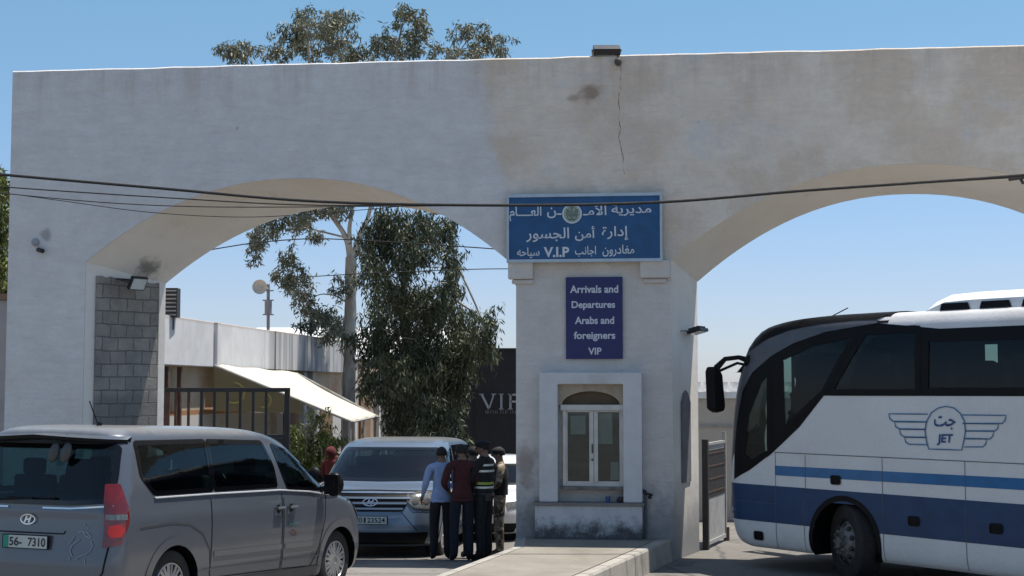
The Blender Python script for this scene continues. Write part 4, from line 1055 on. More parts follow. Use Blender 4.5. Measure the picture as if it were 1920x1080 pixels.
M_GREEN = simple('plate_green', (.01, .25, .17), .5)
M_CRIM = simple('dirty_steel_rim', (.16, .155, .15), .6, .3, var=.4, scale=15)

def wheel(parent, c, r, wdt, outer, spokes=5, steer=0, rimr=.66, rim_mat=None, name='wheel', truck=False):
    """c in the vehicle's frame, outer=+1/-1 the side its face looks to; parts: tyre > rim"""
    Ms = Matrix.Rotation(steer, 3, 'Z'); c = Vector(c); tf = lambda v: c + Ms @ Vector(v)
    mb = MB(); n = 48; prof = [(rimr * r, -.42), (rimr * r * 1.03, -.5), (.86 * r, -.53), (.96 * r, -.46), (r, -.32), (r, 0), (r, .32), (.96 * r, .46), (.86 * r, .53), (rimr * r * 1.03, .5), (rimr * r, .42)]
    vs = [tf((rr * math.cos(2 * math.pi * k / n), yy * wdt, rr * math.sin(2 * math.pi * k / n))) for rr, yy in prof for k in range(n)]
    fs = [(j * n + k, j * n + (k + 1) % n, (j + 1) * n + (k + 1) % n, (j + 1) * n + k) for j in range(len(prof) - 1) for k in range(n)]
    mb.add(vs, fs)
    for k in range(48):
        a = 2 * math.pi * k / 48
        for yy in (-.22, .22): mb.add([tf((q * math.cos(a + d), (yy + e) * wdt, q * math.sin(a + d))) for q, d, e in ((r + .004, 0, -.17), (r + .004, .055, -.17), (r + .004, .055, .17), (r + .004, 0, .17))], [(0, 1, 2, 3)])
    ty = mb.build(name, M_TYRE, parent, world=False, smooth=True)
    mb = MB(); R0 = rimr * r; dish = .28 if not truck else -.1
    prof = [(R0 * 1.02, .5), (R0 * .93, .44), (R0 * .88, .10), (R0 * .3, .02)]
    vs = [tf((rr * math.cos(2 * math.pi * k / n), outer * yy * wdt, rr * math.sin(2 * math.pi * k / n))) for rr, yy in prof for k in range(n)]
    fs = [(j * n + k, j * n + (k + 1) % n, (j + 1) * n + (k + 1) % n, (j + 1) * n + k) for j in range(3) for k in range(n)] + [tuple(range(3 * n, 4 * n))]
    mb.add(vs, fs, 1)
    if truck:
        mb.add([tf((rr * math.cos(2 * math.pi * k / n), outer * yy * wdt, rr * math.sin(2 * math.pi * k / n))) for rr, yy in ((R0 * .9, .35), (R0 * .55, .62), (R0 * .5, .66), (0.001, .66)) for k in range(n)], [(j * n + k, j * n + (k + 1) % n, (j + 1) * n + (k + 1) % n, (j + 1) * n + k) for j in range(3) for k in range(n)], 0)
        mb.cyl(tf((0, outer * .5 * wdt, 0)), tf((0, outer * .86 * wdt, 0)), R0 * .26, 16, 0)
        for k in range(10):
            a = 2 * math.pi * k / 10; mb.cyl(tf((R0 * .46 * math.cos(a), outer * .6 * wdt, R0 * .46 * math.sin(a))), tf((R0 * .46 * math.cos(a), outer * .80 * wdt, R0 * .46 * math.sin(a))), .022, 6, 0)
            mb.ball(tf((R0 * .72 * math.cos(a + .3), outer * .50 * wdt, R0 * .72 * math.sin(a + .3))), .034, 5, 1)
    else:
        for k in range(spokes):
            for dd in (-.13, .13):
                a = 2 * math.pi * k / spokes + .3
                p0 = tf((R0 * .16 * math.cos(a + dd * 2), outer * .42 * wdt, R0 * .16 * math.sin(a + dd * 2))); p1 = tf((R0 * .93 * math.cos(a + dd), outer * .40 * wdt, R0 * .93 * math.sin(a + dd)))
                mb.bar(p0, p1, .035, .03, 0)
        mb.cyl(tf((0, outer * .2 * wdt, 0)), tf((0, outer * .47 * wdt, 0)), R0 * .2, 20, 0)
        mb.tube([tf((R0 * .95 * math.cos(a), outer * .45 * wdt, R0 * .95 * math.sin(a))) for a in [2 * math.pi * k / 40 for k in range(41)]], .012, 6, 0)
    mb.build('rim', [rim_mat or M_RIM, M_TRIMB if not truck else M_DARKM], ty, world=False, smooth=True)
    return ty

# ------------------------------------------------------------------ vans
VT = [(.20, .86, 4.98, .12), (.27, .92, 5.08, .03), (.45, .95, 5.12, .0), (.60, .958, 5.11, .0), (.80, .960, 5.06, .02), (.93, .955, 4.99, .03), (1.02, .950, 4.88, .035), (1.08, .943, 4.70, .035), (1.13, .935, 4.45, .04),
      (1.17, .928, 4.30, .04), (1.30, .905, 4.10, .07), (1.50, .862, 3.83, .13), (1.65, .825, 3.60, .18), (1.73, .795, 3.45, .21), (1.79, .75, 3.28, .24), (1.84, .66, 3.05, .30), (1.865, .56, 2.8, .45), (1.88, .42, 2.4, .75)]
def make_van(loc, rz, pitch, pnt, label, glow, plate_txt, marks, group='silver passenger vans', slope=0):
    t = thing('passenger_van', loc, 0, label, 'van', group); t.rotation_euler = (0, -pitch, rz)
    B = Body(VT, .42, .22, .20, .06)
    rw, fw, wr = .98, 4.18, .35
    W3 = rpoly([(.46, 1.735), (1.64, 1.75), (1.64, 1.225), (.66, 1.22), (.48, 1.40)], .05)
    W2 = rpoly([(1.645, 1.75), (2.68, 1.735), (2.84, 1.45), (2.86, 1.23), (1.645, 1.225)], .05)
    W1 = rpoly([(2.83, 1.71), (3.18, 1.63), (3.55, 1.45), (3.93, 1.20), (3.88, 1.17), (3.05, 1.195), (2.98, 1.34)], .05)
    WR = rpoly([(-.78, 1.70), (.78, 1.70), (.84, 1.40), (.86, 1.17), (.45, 1.14), (-.45, 1.14), (-.86, 1.17), (-.84, 1.40)], .06)
    WF = rpoly([(-.72, 1.70), (.72, 1.70), (.80, 1.45), (.865, 1.18), (0, 1.165), (-.865, 1.18), (-.80, 1.45)], .05)
    shrink = lambda p, d: inset(p, d)
    holes = [('side', shrink(p, .025)) for p in (W3, W2, W1)] + [('rear', shrink(WR, .025)), ('front', shrink(WF, .025))] + [('side', circle((x, wr), wr + .05)) for x in (rw, fw)]
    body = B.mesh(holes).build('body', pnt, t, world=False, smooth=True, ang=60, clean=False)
    mb = MB(); mb.box((2.5, 0, .24), (4.6, 1.5, .06)); mb.build('underbody', M_TRIMB, body, world=False)
    # windows: black rim band on the body, glass inside
    def window(kind, poly, sg, nm, gl, frit=.045):
        mb = MB(); fn = B.at(kind, sg, .006); band(mb, poly, frit, fn, inside=True); f = mb.build('window_frame', M_FRIT, body, world=False, smooth=True, clean=False)
        mb = MB(); patch(mb, inset(poly, frit - .006), B.at(kind, sg, .003), .08); mb.build(nm, gl, f, world=False, smooth=True, clean=False)
    for sg in (-1, 1):
        window('side', W3, sg, 'pane', M_VGLASS); window('side', W2, sg, 'pane', M_VGLASS); window('side', W1, sg, 'pane', M_VGLASS, .035)
    window('rear', WR, 1, 'rear_window', M_VGLASS); window('front', WF, 1, 'windscreen', M_WGLASS, .05)
    for sg in (-1, 1):
        S = B.at('side', sg, .004); S2 = B.at('side', sg, .009)
        for x in (rw, fw): mb = MB(); band(mb, circle((x, wr), wr + .085, 40, -18, 198), .085, B.at('side', sg, .008), closed=False); mb.build('arch_lip', pnt, body, world=False, smooth=True, clean=False)
        for x in (rw, fw):
            mb = MB(); c1 = circle((x, wr), wr + .06, 30, -25, 205); vs = [Vector((a, sg * (B.side(a, max(h, .22)) - .02), h)) for a, h in c1] + [Vector((a, sg * .55, h)) for a, h in c1]; n = len(c1)
            mb.add(vs, [(i, i + 1, n + i + 1, n + i) for i in range(n - 1)]); mb.add([Vector((a, sg * .55, h)) for a, h in c1], [tuple(range(n))])
            mb.build('wheel_arch', M_TRIMB, body, world=False, clean=False)
        # door seams
        mb = MB(); sm = .011
        band(mb, [(1.58, 1.16), (1.58, .95), (1.57, .42), (1.60, .38), (2.9, .36), (2.92, 1.17)], sm, S, closed=False)
        band(mb, [(2.95, 1.12), (2.93, .36), (3.55, .34), (3.70, .52), (3.83, .85), (3.86, 1.12)], sm, S, closed=False)
        band(mb, [(.25, .42), (.55, .41), (.58, .42)], sm, S, closed=False)
        mb.build('door_seam', M_TRIMB, body, world=False, clean=False)
        mb = MB(); band(mb, [(.42, .93), (.9, .955), (1.2, .93), (1.42, .83), (1.55, .66), (1.57, .50)], .013, S, closed=False); mb.build('crease', simple('crease_shadow', (.04, .042, .045), .5), body, world=False, clean=False)
        mb = MB(); f9 = B.at('side', sg, .012); ctrl = [(.66, 1.20), (1.6, 1.205), (2.9, 1.20), (3.5, 1.165), (4.15, 1.09)]; xs9 = np.linspace(.66, 4.15, 40)
        P9 = [f9(float(x), float(np.interp(x, [c[0] for c in ctrl], [c[1] for c in ctrl]))) for x in xs9]
        vv = []
        for p in P9: vv += [p + Vector((0, -sg * .016, .010)), p + Vector((0, sg * .006, .004)), p + Vector((0, sg * .006, -.006)), p + Vector((0, -sg * .016, -.008))]
        mb.add(vv, [(4 * i + k, 4 * i + (k + 1) % 4, 4 * i + 4 + (k + 1) % 4, 4 * i + 4 + k) for i in range(39) for k in range(4)])
        mb.build('belt_moulding', M_BRIGHT, body, world=False, smooth=True, clean=False)
        mb = MB(); band(mb, [(1.62, .615), (2.90, .60)], .055, S2, closed=False); band(mb, [(2.97, .60), (3.62, .59)], .055, S2, closed=False); band(mb, [(1.45, .47), (2.90, .455)], .014, S2, closed=False); band(mb, [(2.97, .455), (3.72, .45)], .014, S2, closed=False)
        mb.build('side_moulding', pnt if pnt is not M_SILVERB else M_SILVER, body, world=False, smooth=True, clean=False)
        mb = MB(); band(mb, [(1.4, .30), (3.75, .29)], .10, B.at('side', sg, .012), closed=False); mb.build('sill_trim', simple('grey_sill', (.10, .10, .10), .6), body, world=False, clean=False)
        for a0 in (2.76, 3.02):
            mb = MB(); f = B.at('side', sg, .035); mb.tube([f(a0, 1.01), f(a0 + .07, 1.012), f(a0 + .15, 1.01)], .016, 8); f0 = B.at('side', sg, .0)
            mb.bar(f0(a0, 1.01), f(a0, 1.01), .02); mb.bar(f0(a0 + .15, 1.01), f(a0 + .15, 1.01), .02)
            patch(mb, circle((a0 + .075, 1.005), .045, 14), B.at('side', sg, .005), .05, 1)
            mb.build('door_handle', [pnt, M_TRIMB], body, world=False, smooth=True, clean=False)
        # mirrors
        f = B.at('side', sg, .0); p = f(3.78, 1.18); mb = MB(); q = p + Vector((.02, sg * .17, .06)); mb.bar(p, q + Vector((0, -sg * .04, -.04)), .06, .05)
        mb.ball(q, (.085, .115, .14), 8); mb.box(q + Vector((-.055, 0, 0)), (.04, .18, .22)); mb.build('mirror', M_TRIMB, t, world=False, smooth=True)
        # lamps
        WP = lambda o: B.at('wrap', sg, o)
        TL = rpoly([(-.085, 1.345), (.05, 1.345), (.135, 1.14), (.14, 1.0), (.07, .80), (-.10, .77)], .02)
        mb = MB(); patch(mb, TL, WP(.010), .04)
        tl = mb.build('tail_lamp', M_RED, t, world=False, smooth=True, clean=False)
        mb = MB(); patch(mb, [(-.08, 1.07), (.115, 1.07), (.115, 1.02), (-.08, 1.02)], WP(.014), .04); mb.build('reverse_lens', M_CLEAR, tl, world=False, smooth=True, clean=False)
        mb = MB(); patch(mb, [(-.05, .97), (.05, .98), (.09, .93), (.06, .87), (-.03, .86), (-.06, .90)], WP(.015), .04); mb.build('brake_lens', M_REDB if glow and sg < 0 else M_RED, tl, world=False, smooth=True, clean=False)
        HL = rpoly([(sg * .50, .99), (sg * .66, 1.02), (sg * .88, 1.0), (sg * .91, .88), (sg * .80, .76), (sg * .60, .78), (sg * .52, .86)], .03)
        mb = MB(); patch(mb, HL, B.at('front', 1, .008), .04); hl = mb.build('headlight', M_CLEAR, t, world=False, smooth=True, clean=False)
        mb = MB(); band(mb, HL, .02, B.at('front', 1, .013)); 
        for cx in (.62, .76): patch(mb, circle((sg * cx, .885), .045, 14), B.at('front', 1, .014), .05)
        mb.build('lamp_detail', M_DARKM, hl, world=False, clean=False)
    # front: grille with slats, bumper intake, plate
    G = rpoly([(-.60, 1.0), (.60, 1.0), (.44, .73), (-.44, .73)], .03); F = B.at('front', 1, .008)
    mb = MB(); patch(mb, G, F, .05); gr = mb.build('grille', M_TRIMB, t, world=False, smooth=True, clean=False)
    for h, hw in ((1.0, .58), (.925, .545), (.85, .505), (.77, .46)):
        mb = MB(); band(mb, [(-hw, h), (hw, h)], .028 if h < 1 else .02, B.at('front', 1, .022), closed=False); mb.build('slat', M_CHROME if h == 1.0 else pnt, gr, world=False, smooth=True, clean=False)
    mb = MB(); patch(mb, rpoly([(-.80, .42), (.80, .42), (.74, .24), (-.74, .24)], .03), F, .06); mb.build('lower_intake', M_TRIMB, t, world=False, smooth=True, clean=False)
    mb = MB(); band(mb, [(-.93, 1.03), (-.62, 1.035), (0, 1.045), (.62, 1.035), (.93, 1.03)], .012, F, closed=False); band(mb, [(-.6, 1.01), (-.44, .72), (-.66, .45)], .01, F, closed=False); band(mb, [(.6, 1.01), (.44, .72), (.66, .45)], .01, F, closed=False); mb.build('bonnet_seam', M_TRIMB, body, world=False, clean=False)
    def emblem(kind, cx, cz, s):
        mb = MB(); f = B.at(kind, 1, .022); k = -1 if kind == 'rear' else 1; sx = -1 if kind == 'front' else 1
        # drawn in viewer space: x grows to the viewer's right
        vx = (lambda x: cx - x * (1 if kind == 'rear' else -1) * 1) 
        fn = lambda x, y: f(vx(x), cz + y)
        stroke(mb, [(s * .95 * math.cos(a / 24 * math.pi * 2), s * .52 * math.sin(a / 24 * math.pi * 2)) for a in range(24)], s * .14, fn, closed=True)
        stroke(mb, [(-s * .42, -s * .34), (-s * .12, s * .36)], s * .2, fn); stroke(mb, [(s * .12, -s * .36), (s * .42, s * .34)], s * .2, fn); stroke(mb, [(-s * .3, -s * .05), (s * .3, s * .06)], s * .15, fn)
        mb.build('emblem', M_CHROME, t, world=False, clean=False)
    emblem('front', 0, .865, .105); emblem('rear', 0, 1.005, .085)
    def plate(kind, cx, cz, txt, green):
        f = B.at(kind, 1, .028); g0 = B.at(kind, 1, .024); fl = -1 if kind == 'rear' else 1; vx = lambda x: cx + x * fl
        base = g0(cx, cz); xax = (g0(vx(.2), cz) - g0(vx(-.2), cz)).normalized(); fn = lambda x, y: base + xax * x + Vector((0, 0, y)) + Vector((-.004 if kind == 'rear' else .004, 0, 0))
        mb = MB(); mb.box(base, (.012, .53, .128)); p = mb.build('number_plate', M_TRIMB, t, world=False)
        nx_ = Vector((-1 if kind == 'rear' else 1, 0, 0))
        mb = MB(); stroke(mb, [(-.252, 0), (.252, 0)], .112, lambda x, y: fn(x, y) + nx_ * .004); mb.build('plate_face', M_PLATE, p, world=False, clean=False)
        if green: mb = MB(); stroke(mb, [(-.252, 0), (-.19, 0)], .112, lambda x, y: fn(x, y) + nx_ * .006); mb.build('plate_band', M_GREEN, p, world=False, clean=False)
        mb = MB()
        for s_, x0, x1 in txt: put_text(mb, s_, 0, 0, 0, 0, x0, x1, -.04, .04, .02, fn=lambda x, y: fn(x, y) + nx_ * .007)
        mb.build('plate_digits', M_BLACK, p, world=False, clean=False)
    if marks: plate('rear', 0, .80, [('56-', -.18, -.035), ('7310', .035, .235)], True)
    else: plate('front', 0, .60, plate_txt, False)
    # rear door: seams, spoiler, wiper, under-view mirror
    Rf_ = B.at('rear', 1, .006)
    mb = MB(); band(mb, [(.87, 1.15), (.86, .78), (.83, .55), (.76, .44), (0, .43), (-.76, .44), (-.83, .55), (-.86, .78), (-.87, 1.15)], .014, Rf_, closed=False)
    band(mb, [(.42, .91), (.40, .885), (-.40, .885), (-.42, .91)], .012, Rf_, closed=False); mb.build('tailgate_seam', M_TRIMB, body, world=False, clean=False)
    mb = MB(); band(mb, [(.86, 1.145), (.45, 1.115), (.25, 1.115)], .016, B.at('rear', 1, .010), closed=False); band(mb, [(-.86, 1.145), (-.45, 1.115), (-.15, 1.115)], .016, B.at('rear', 1, .010), closed=False); mb.build('tailgate_moulding', M_CHROME, body, world=False, clean=False)
    mb = MB(); pf = []
    for i in range(25):
        b = -.80 + 1.6 * i / 24; e = B.rear(b, 1.70); ov = -.16 * (1 - (abs(b) / .83) ** 4)
        pf += [Vector((e + .05, b, 1.80 - .03 * abs(b))), Vector((e + ov, b, 1.785 - .05 * abs(b))), Vector((e + ov + .01, b, 1.755 - .05 * abs(b))), Vector((e + .02, b, 1.735 - .05 * abs(b)))]
    fs = [(4 * i + k, 4 * i + (k + 1) % 4, 4 * i + 4 + (k + 1) % 4, 4 * i + 4 + k) for i in range(24) for k in range(4)]
    mb.add(pf, fs); mb.m = [0 if k % 4 == 0 else 1 for k in range(len(mb.f))]; mb.build('rear_spoiler', [pnt, M_TRIMB], t, world=False, smooth=True)
    mb = MB(); p = Rf_(.52, 1.17); mb.ball(p + Vector((-.02, 0, 0)), .03, 6); mb.bar(p + Vector((-.03, 0, 0)), Rf_(-.05, 1.20) + Vector((-.03, 0, 0)), .015, .02); mb.bar(Rf_(.25, 1.20) + Vector((-.02, 0, 0)), Rf_(-.3, 1.205) + Vector((-.02, 0, 0)), .01, .025); mb.build('wiper', M_TRIMB, t, world=False)
    if marks:
        p = Rf_(-.27, 1.62) + Vector((-.08, 0, 0)); mb = MB(); q = Matrix.Rotation(R(18), 3, 'X'); q2 = Matrix.Rotation(R(-16), 3, 'X')
        for dy, rot in ((.062, q), (-.075, q)):
            vs = []; m0 = MB(); m0.ball((0, 0, 0), (.035, .055, .10), 8); mb.add([p + Vector((0, dy, 0)) + rot @ v for v in m0.v], m0.f)
        mb.bar(p + Vector((.02, 0, .08)), p + Vector((.1, 0, .16)), .02); mb.build('rear_view_mirror', simple('grey_shell', (.05, .05, .055), .5), t, world=False, smooth=True)
        # scribbled outline sticker
        mb = MB(); f = B.at('rear', 1, .009)
        for q in ([(-.56, .90), (-.60, .915), (-.66, .90), (-.70, .87), (-.68, .86), (-.63, .88), (-.60, .92)], [(-.52, .87), (-.50, .83), (-.47, .80)], [(-.70, .83), (-.72, .79), (-.70, .74), (-.66, .71), (-.60, .69), (-.56, .66)],
                  [(-.52, .69), (-.49, .73), (-.50, .78), (-.54, .81), (-.58, .84)], [(-.66, .63), (-.65, .67)], [(-.50, .65), (-.49, .68)], [(-.63, .97), (-.61, .985)], [(-.66, .94), (-.65, .95)]):
            band(mb, q, .008, f, closed=False, step=.02)
        mb.build('pale_sticker', simple('pale_vinyl', (.30, .31, .33), .4), t, world=False, clean=False)
        mb = MB(); f = B.at('side', -1, .008); 
        for cx, cz, r_ in ((3.13, .755, .018), (3.18, .74, .02), (3.08, .735, .016), (3.13, .715, .014), (3.20, .715, .012)): patch(mb, circle((cx, cz), r_, 9), f, .05)
        mb.build('red_sticker', simple('red_vinyl', (.14, .05, .045), .5), t, world=False, clean=False)
        mb = MB(); 
        for cx in (3.05, 3.09, 3.13, 3.17, 3.2): band(mb, [(cx, .825), (cx + .012, .845)], .022, f, closed=False)
        mb.build('teal_lettering', simple('teal_vinyl', (.05, .16, .15), .5), t, world=False, clean=False)
        mb = MB(); p = Vector((.62, -.28, 1.865)); mb.cyl(p, p + Vector((.02, 0, .03)), .025, 10); mb.tube([p, p + Vector((-.10, .04, .24))], .006, 6); mb.build('aerial', M_TRIMB, t, world=False)
    # cabin
    for a in (1.0, 2.0, 3.05):
        for b_ in (-.55, 0, .55):
            mb = MB(); mb.box((a, b_, .80), (.5, .46, .18)); mb.box((a - .26, b_, 1.10), (.14, .44, .58)); mb.box((a - .28, b_, 1.47), (.09, .24, .16)); mb.build('seat', M_SEAT, t, world=False, bevel=.03)
    mb = MB(); mb.box((2.1, 0, .62), (3.9, 1.6, .05)); mb.box((4.1, 0, 1.04), (.5, 1.6, .12)); mb.build('cabin_floor', M_SEAT, t, world=False)
    mb = MB(); st = [(3.62 + .04 * math.sin(a), .42 + .18 * math.cos(a), 1.17 + .18 * math.sin(a)) for a in [k * math.pi / 10 for k in range(21)]]; mb.tube(st, .014, 6); mb.build('steering_wheel', M_TRIMB, t, world=False)
    for a in (rw, fw):
        for sg in (-1, 1): wheel(t, (a, sg * .80, wr), wr, .215, sg, spokes=10, steer=0)
    return t
th = R(67.6)
def van_at(Xc, Yc, z, th, pitch, *a, **k):
    # Xc,Yc: the rear corner on the near (right-hand) side; the frame's origin is the tail's centre
    L = Vector((-math.sin(th), math.cos(th), 0)) * .96
    return make_van((Xc + L.x, Yc + L.y, z), th, pitch, *a, **k)
van1 = van_at(-3.60, 13.0, .285, th, -.032, M_SILVER, 'silver-grey van seen from behind in the left foreground, tail lamp glowing, pale sticker on tailgate', True, None, True)
# second van, facing the camera under the left arch
th2 = R(-90 - 6)     # heading towards the camera and a little to the left
nose = Vector((-2.17, 22.3, -.24)); F2 = Vector((math.cos(th2), math.sin(th2), 0)); o2 = nose - F2 * 5.12
van2 = make_van((o2.x, o2.y, -.31), th2, .036, M_SILVERB, 'blue-silver van parked facing the camera under the left arch, people standing at its front corner', False, [('70', -.2, -.09), ('-', -.07, -.04), ('23524', -.02, .23)], False)

van2.scale = (1.03, 1.10, 1.0)
# white car behind, half hidden by the pillar
CT = [(.22, .80, 4.2, .12), (.30, .86, 4.32, .04), (.50, .89, 4.38, .0), (.70, .895, 4.34, .02), (.84, .89, 4.22, .03), (.92, .87, 3.9, .05), (.97, .85, 3.35, .06), (1.02, .83, 3.15, .10), (1.2, .77, 2.85, .3), (1.38, .70, 2.5, .55), (1.45, .62, 2.25, .75), (1.49, .50, 2.0, .95), (1.51, .35, 1.8, 1.2)]
def make_car(loc, rz, label):
    t = thing('white_car', loc, 0, label, 'car'); t.rotation_euler = (0, 0, rz); B = Body(CT, .40, .25, .18, .05)
    WF = rpoly([(-.60, 1.38), (.60, 1.38), (.76, 1.02), (-.76, 1.02)], .04); WR = rpoly([(-.58, 1.36), (.58, 1.36), (.72, 1.0), (-.72, 1.0)], .04)
    W1 = rpoly([(1.75, 1.38), (2.35, 1.36), (3.0, 1.0), (1.75, .99)], .04); W2 = rpoly([(.85, 1.33), (1.68, 1.38), (1.68, .99), (.55, 1.02)], .04)
    ws = [('front', WF), ('rear', WR), ('side', W1), ('side', W2)]
    body = B.mesh([(k, inset(p, .02)) for k, p in ws] + [('side', circle((x, .32), .36)) for x in (.85, 3.45)], ns=120).build('body', M_WPAINT, t, world=False, smooth=True, ang=60, clean=False)
    for k, p in ws:
        for sg in ((1,) if k != 'side' else (-1, 1)):
            mb = MB(); band(mb, p, .035, B.at(k, sg, .005), inside=True); f = mb.build('window_frame', M_TRIMB, body, world=False, clean=False)
            mb = MB(); patch(mb, inset(p, .03), B.at(k, sg, .002), .08); mb.build('pane', M_WGLASS, f, world=False, smooth=True, clean=False)
    for sg in (-1, 1):
        mb = MB(); patch(mb, rpoly([(sg * .48, .78), (sg * .80, .82), (sg * .86, .70), (sg * .52, .66)], .03), B.at('front', 1, .008), .04); mb.build('headlight', M_CLEAR, t, world=False, smooth=True, clean=False)
        mb = MB(); p = B.at('side', sg, 0)(2.95, 1.02); mb.bar(p, p + Vector((0, sg * .12, .03)), .04); mb.ball(p + Vector((0, sg * .17, .06)), (.06, .10, .08), 7); mb.build('mirror', M_TRIMB, t, world=False, smooth=True)
        mb = MB(); band(mb, [(1.72, .98), (1.70, .4)], .01, B.at('side', sg, .004), closed=False); band(mb, [(3.0, .95), (2.85, .4)], .01, B.at('side', sg, .004), closed=False)
        for x in (.85, 3.45): band(mb, circle((x, .32), .38, 30, -10, 190), .05, B.at('side', sg, .006), closed=False)
        mb.build('seam', M_TRIMB, body, world=False, clean=False)
        mb = MB()
        for x in (1.8, .95): mb.tube([B.at('side', sg, .03)(x, .86), B.at('side', sg, .03)(x + .14, .86)], .014, 6)
        mb.build('door_handle', M_WPAINT, body, world=False)
    mb = MB(); patch(mb, rpoly([(-.42, .72), (.42, .72), (.36, .58), (-.36, .58)], .03), B.at('front', 1, .008), .05); patch(mb, rpoly([(-.7, .42), (.7, .42), (.62, .26), (-.62, .26)], .03), B.at('front', 1, .008), .05); mb.build('grille', M_TRIMB, t, world=False, clean=False)
    mb = MB(); mb.box((2.1, 0, .26), (3.8, 1.4, .06)); 
    for a in (1.2, 2.1):
        for b_ in (-.4, .4): mb.box((a, b_, .55), (.5, .5, .2)); mb.box((a - .25, b_, .85), (.12, .48, .5))
    mb.build('seats', M_SEAT, t, world=False, bevel=.02)
    for a in (.85, 3.45):
        for sg in (-1, 1): wheel(t, (a, sg * .76, .32), .32, .2, sg, spokes=7)
    return t
make_car((.0, 30.2, -.33), R(-90 - 8), 'white car facing the camera, half hidden behind the left edge of the pillar')

# ------------------------------------------------------------------ coach
BA = Vector((3.13, 20.4, 0)); BD = Vector((.59, -.81, 0)).normalized()
BT = [(.30, 1.17, .26), (.36, 1.22, .14), (.50, 1.245, .06), (.80, 1.25, .0), (1.15, 1.25, .0), (1.6, 1.25, .02), (2.1, 1.25, .07), (2.5, 1.245, .14), (2.8, 1.235, .24), (3.0, 1.225, .33), (3.15, 1.205, .44), (3.28, 1.18, .60), (3.36, 1.14, .82), (3.42, 1.08, 1.2), (3.455, .98, 1.8), (3.47, .80, 2.6)]
LEN = 12.0
BTT = [(h, w, LEN + .42 - af, .02 + max(0, h - 3.2) * .4) for h, w, af in BT]
coach = thing('coach', (0, 0, 0), 0, 'large white coach with dark and light blue stripes and winged emblem entering the right arch', 'bus')
# the body's frame: a runs from the tail forwards; the visible side is the left (+b)
hd = math.atan2(-BD.y, -BD.x); nrm = Vector((-math.sin(hd), math.cos(hd), 0))
# visible side must be +b or -b: pick the one facing the camera
sgv = 1 if nrm.dot(-BA) > 0 else -1
cpos = BA + BD * LEN - nrm * sgv * 1.25
coach.location = cpos; coach.rotation_euler = (0, 0, hd)
BB = Body(BTT, .34, .25, .22, .03)
def ba(t): return LEN - t
def bt(px, py):                      # picture point on the side plane -> (metres from the nose, height)
    r = ray(px, py); n_ = Vector((BD.y, -BD.x, 0)); k = BA.dot(n_) / r.dot(n_); p = r * k
    return (p.x - BA.x) / BD.x, CAMH + p.z
def project(p):
    cp, sp = math.cos(PITCH), math.sin(PITCH); z = p.z - CAMH; f_ = p.y * cp + z * sp
    return 960 + FPX * p.x / f_, 540 - FPX * (z * cp - p.y * sp) / f_
CM = Matrix.Translation(cpos) @ Matrix.Rotation(hd, 4, 'Z')
def bsolve(px, py):
    q = bt(px, py); x, y = ba(q[0]), q[1]; S0 = BB.at('side', sgv, 0)
    for _ in range(14):
        x = min(x, BB.row(y)[1] - .012)
        a = project(CM @ S0(x, y)); e = .004; b_ = project(CM @ S0(x - e, y)); c = project(CM @ S0(x, y + e))
        J = np.array([[(a[0] - b_[0]) / e, (c[0] - a[0]) / e], [(a[1] - b_[1]) / e, (c[1] - a[1]) / e]])
        try: d = np.linalg.solve(J, [px - a[0], py - a[1]])
        except Exception: break
        x += max(-.15, min(.15, d[0])); y += max(-.15, min(.15, d[1]))
        y = min(y, 3.46)
    return (min(x, BB.row(y)[1] - .012), y)
def bts(L): return [bsolve(*p) for p in L]
# dark glazing outline on the side: nose glass sweeping down to the bumper, then the side windows
up = [(1378, 849), (1382, 795), (1393, 733), (1411, 698), (1447, 667), (1487, 644), (1549, 622), (1645, 606)]
dn = [(1545, 742), (1500, 800), (1450, 848), (1405, 882), (1377, 899)]
S_up = bts(up); S_dn = bts(dn)
fz = S_up + [(ba(3.5), 3.22), (ba(11.6), 3.22), (ba(11.6), 2.42)] + S_dn
hole1 = bts([(1392, 855), (1402, 775), (1425, 715), (1443, 694), (1443, 848), (1410, 868)]); 
d2 = bts([(1466, 672), (1520, 645), (1607, 625), (1545, 735), (1470, 806)])
d3 = bts([(1622, 622), (1722, 616), (1722, 736), (1556, 736)])
wins = [hole1, d2, d3]; x = bt(1735, 680)[0]
while x < 11: wins.append([(ba(x), 3.10), (ba(min(x + 1.75, 11.5)), 3.10), (ba(min(x + 1.75, 11.5)), 2.46), (ba(x), 2.46)]); x += 1.83
arch_t = 1.98; ar_r = .57
WSC = rpoly([(-1.02, 3.05), (1.02, 3.05), (1.10, 2.0), (1.08, 1.30), (-1.08, 1.30), (-1.10, 2.0)], .1)
holes = [('side', p) for p in wins] + [('front', inset(WSC, .03)), ('side', circle((ba(arch_t), .50), ar_r)), ('side', circle((ba(8.2), .50), ar_r))]
M_BWHITE = concrete('coach_white', (.66, .655, .65), (.72, .715, .71), (.56, .53, .50), 1.2); M_BWHITE.node_tree.nodes['Principled BSDF'].inputs['Roughness'].default_value = .38
M_BBLUE = simple('coach_navy', (.009, .042, .115), .5, coat=.05, var=.15); M_BLB = simple('coach_light_blue', (.010, .125, .31), .35, coat=.3, var=.1)
CG_FAR = glass('coach_far_glass', (.80, .90, .86), .005, 1.4); CG_DRV = glass('coach_driver_glass', (.60, .74, .68), .005, 1.32); CG_SIDE = glass('coach_glass', (.20, .29, .275), .002, 1.34)
M_GREYB = simple('coach_grey_pillar', (.10, .105, .12), .4, .3, coat=.1)
bm_ = BB.mesh(holes, ns=420)
bod = bm_.build('body', M_BWHITE, coach, world=False, smooth=True, ang=60, clean=False)
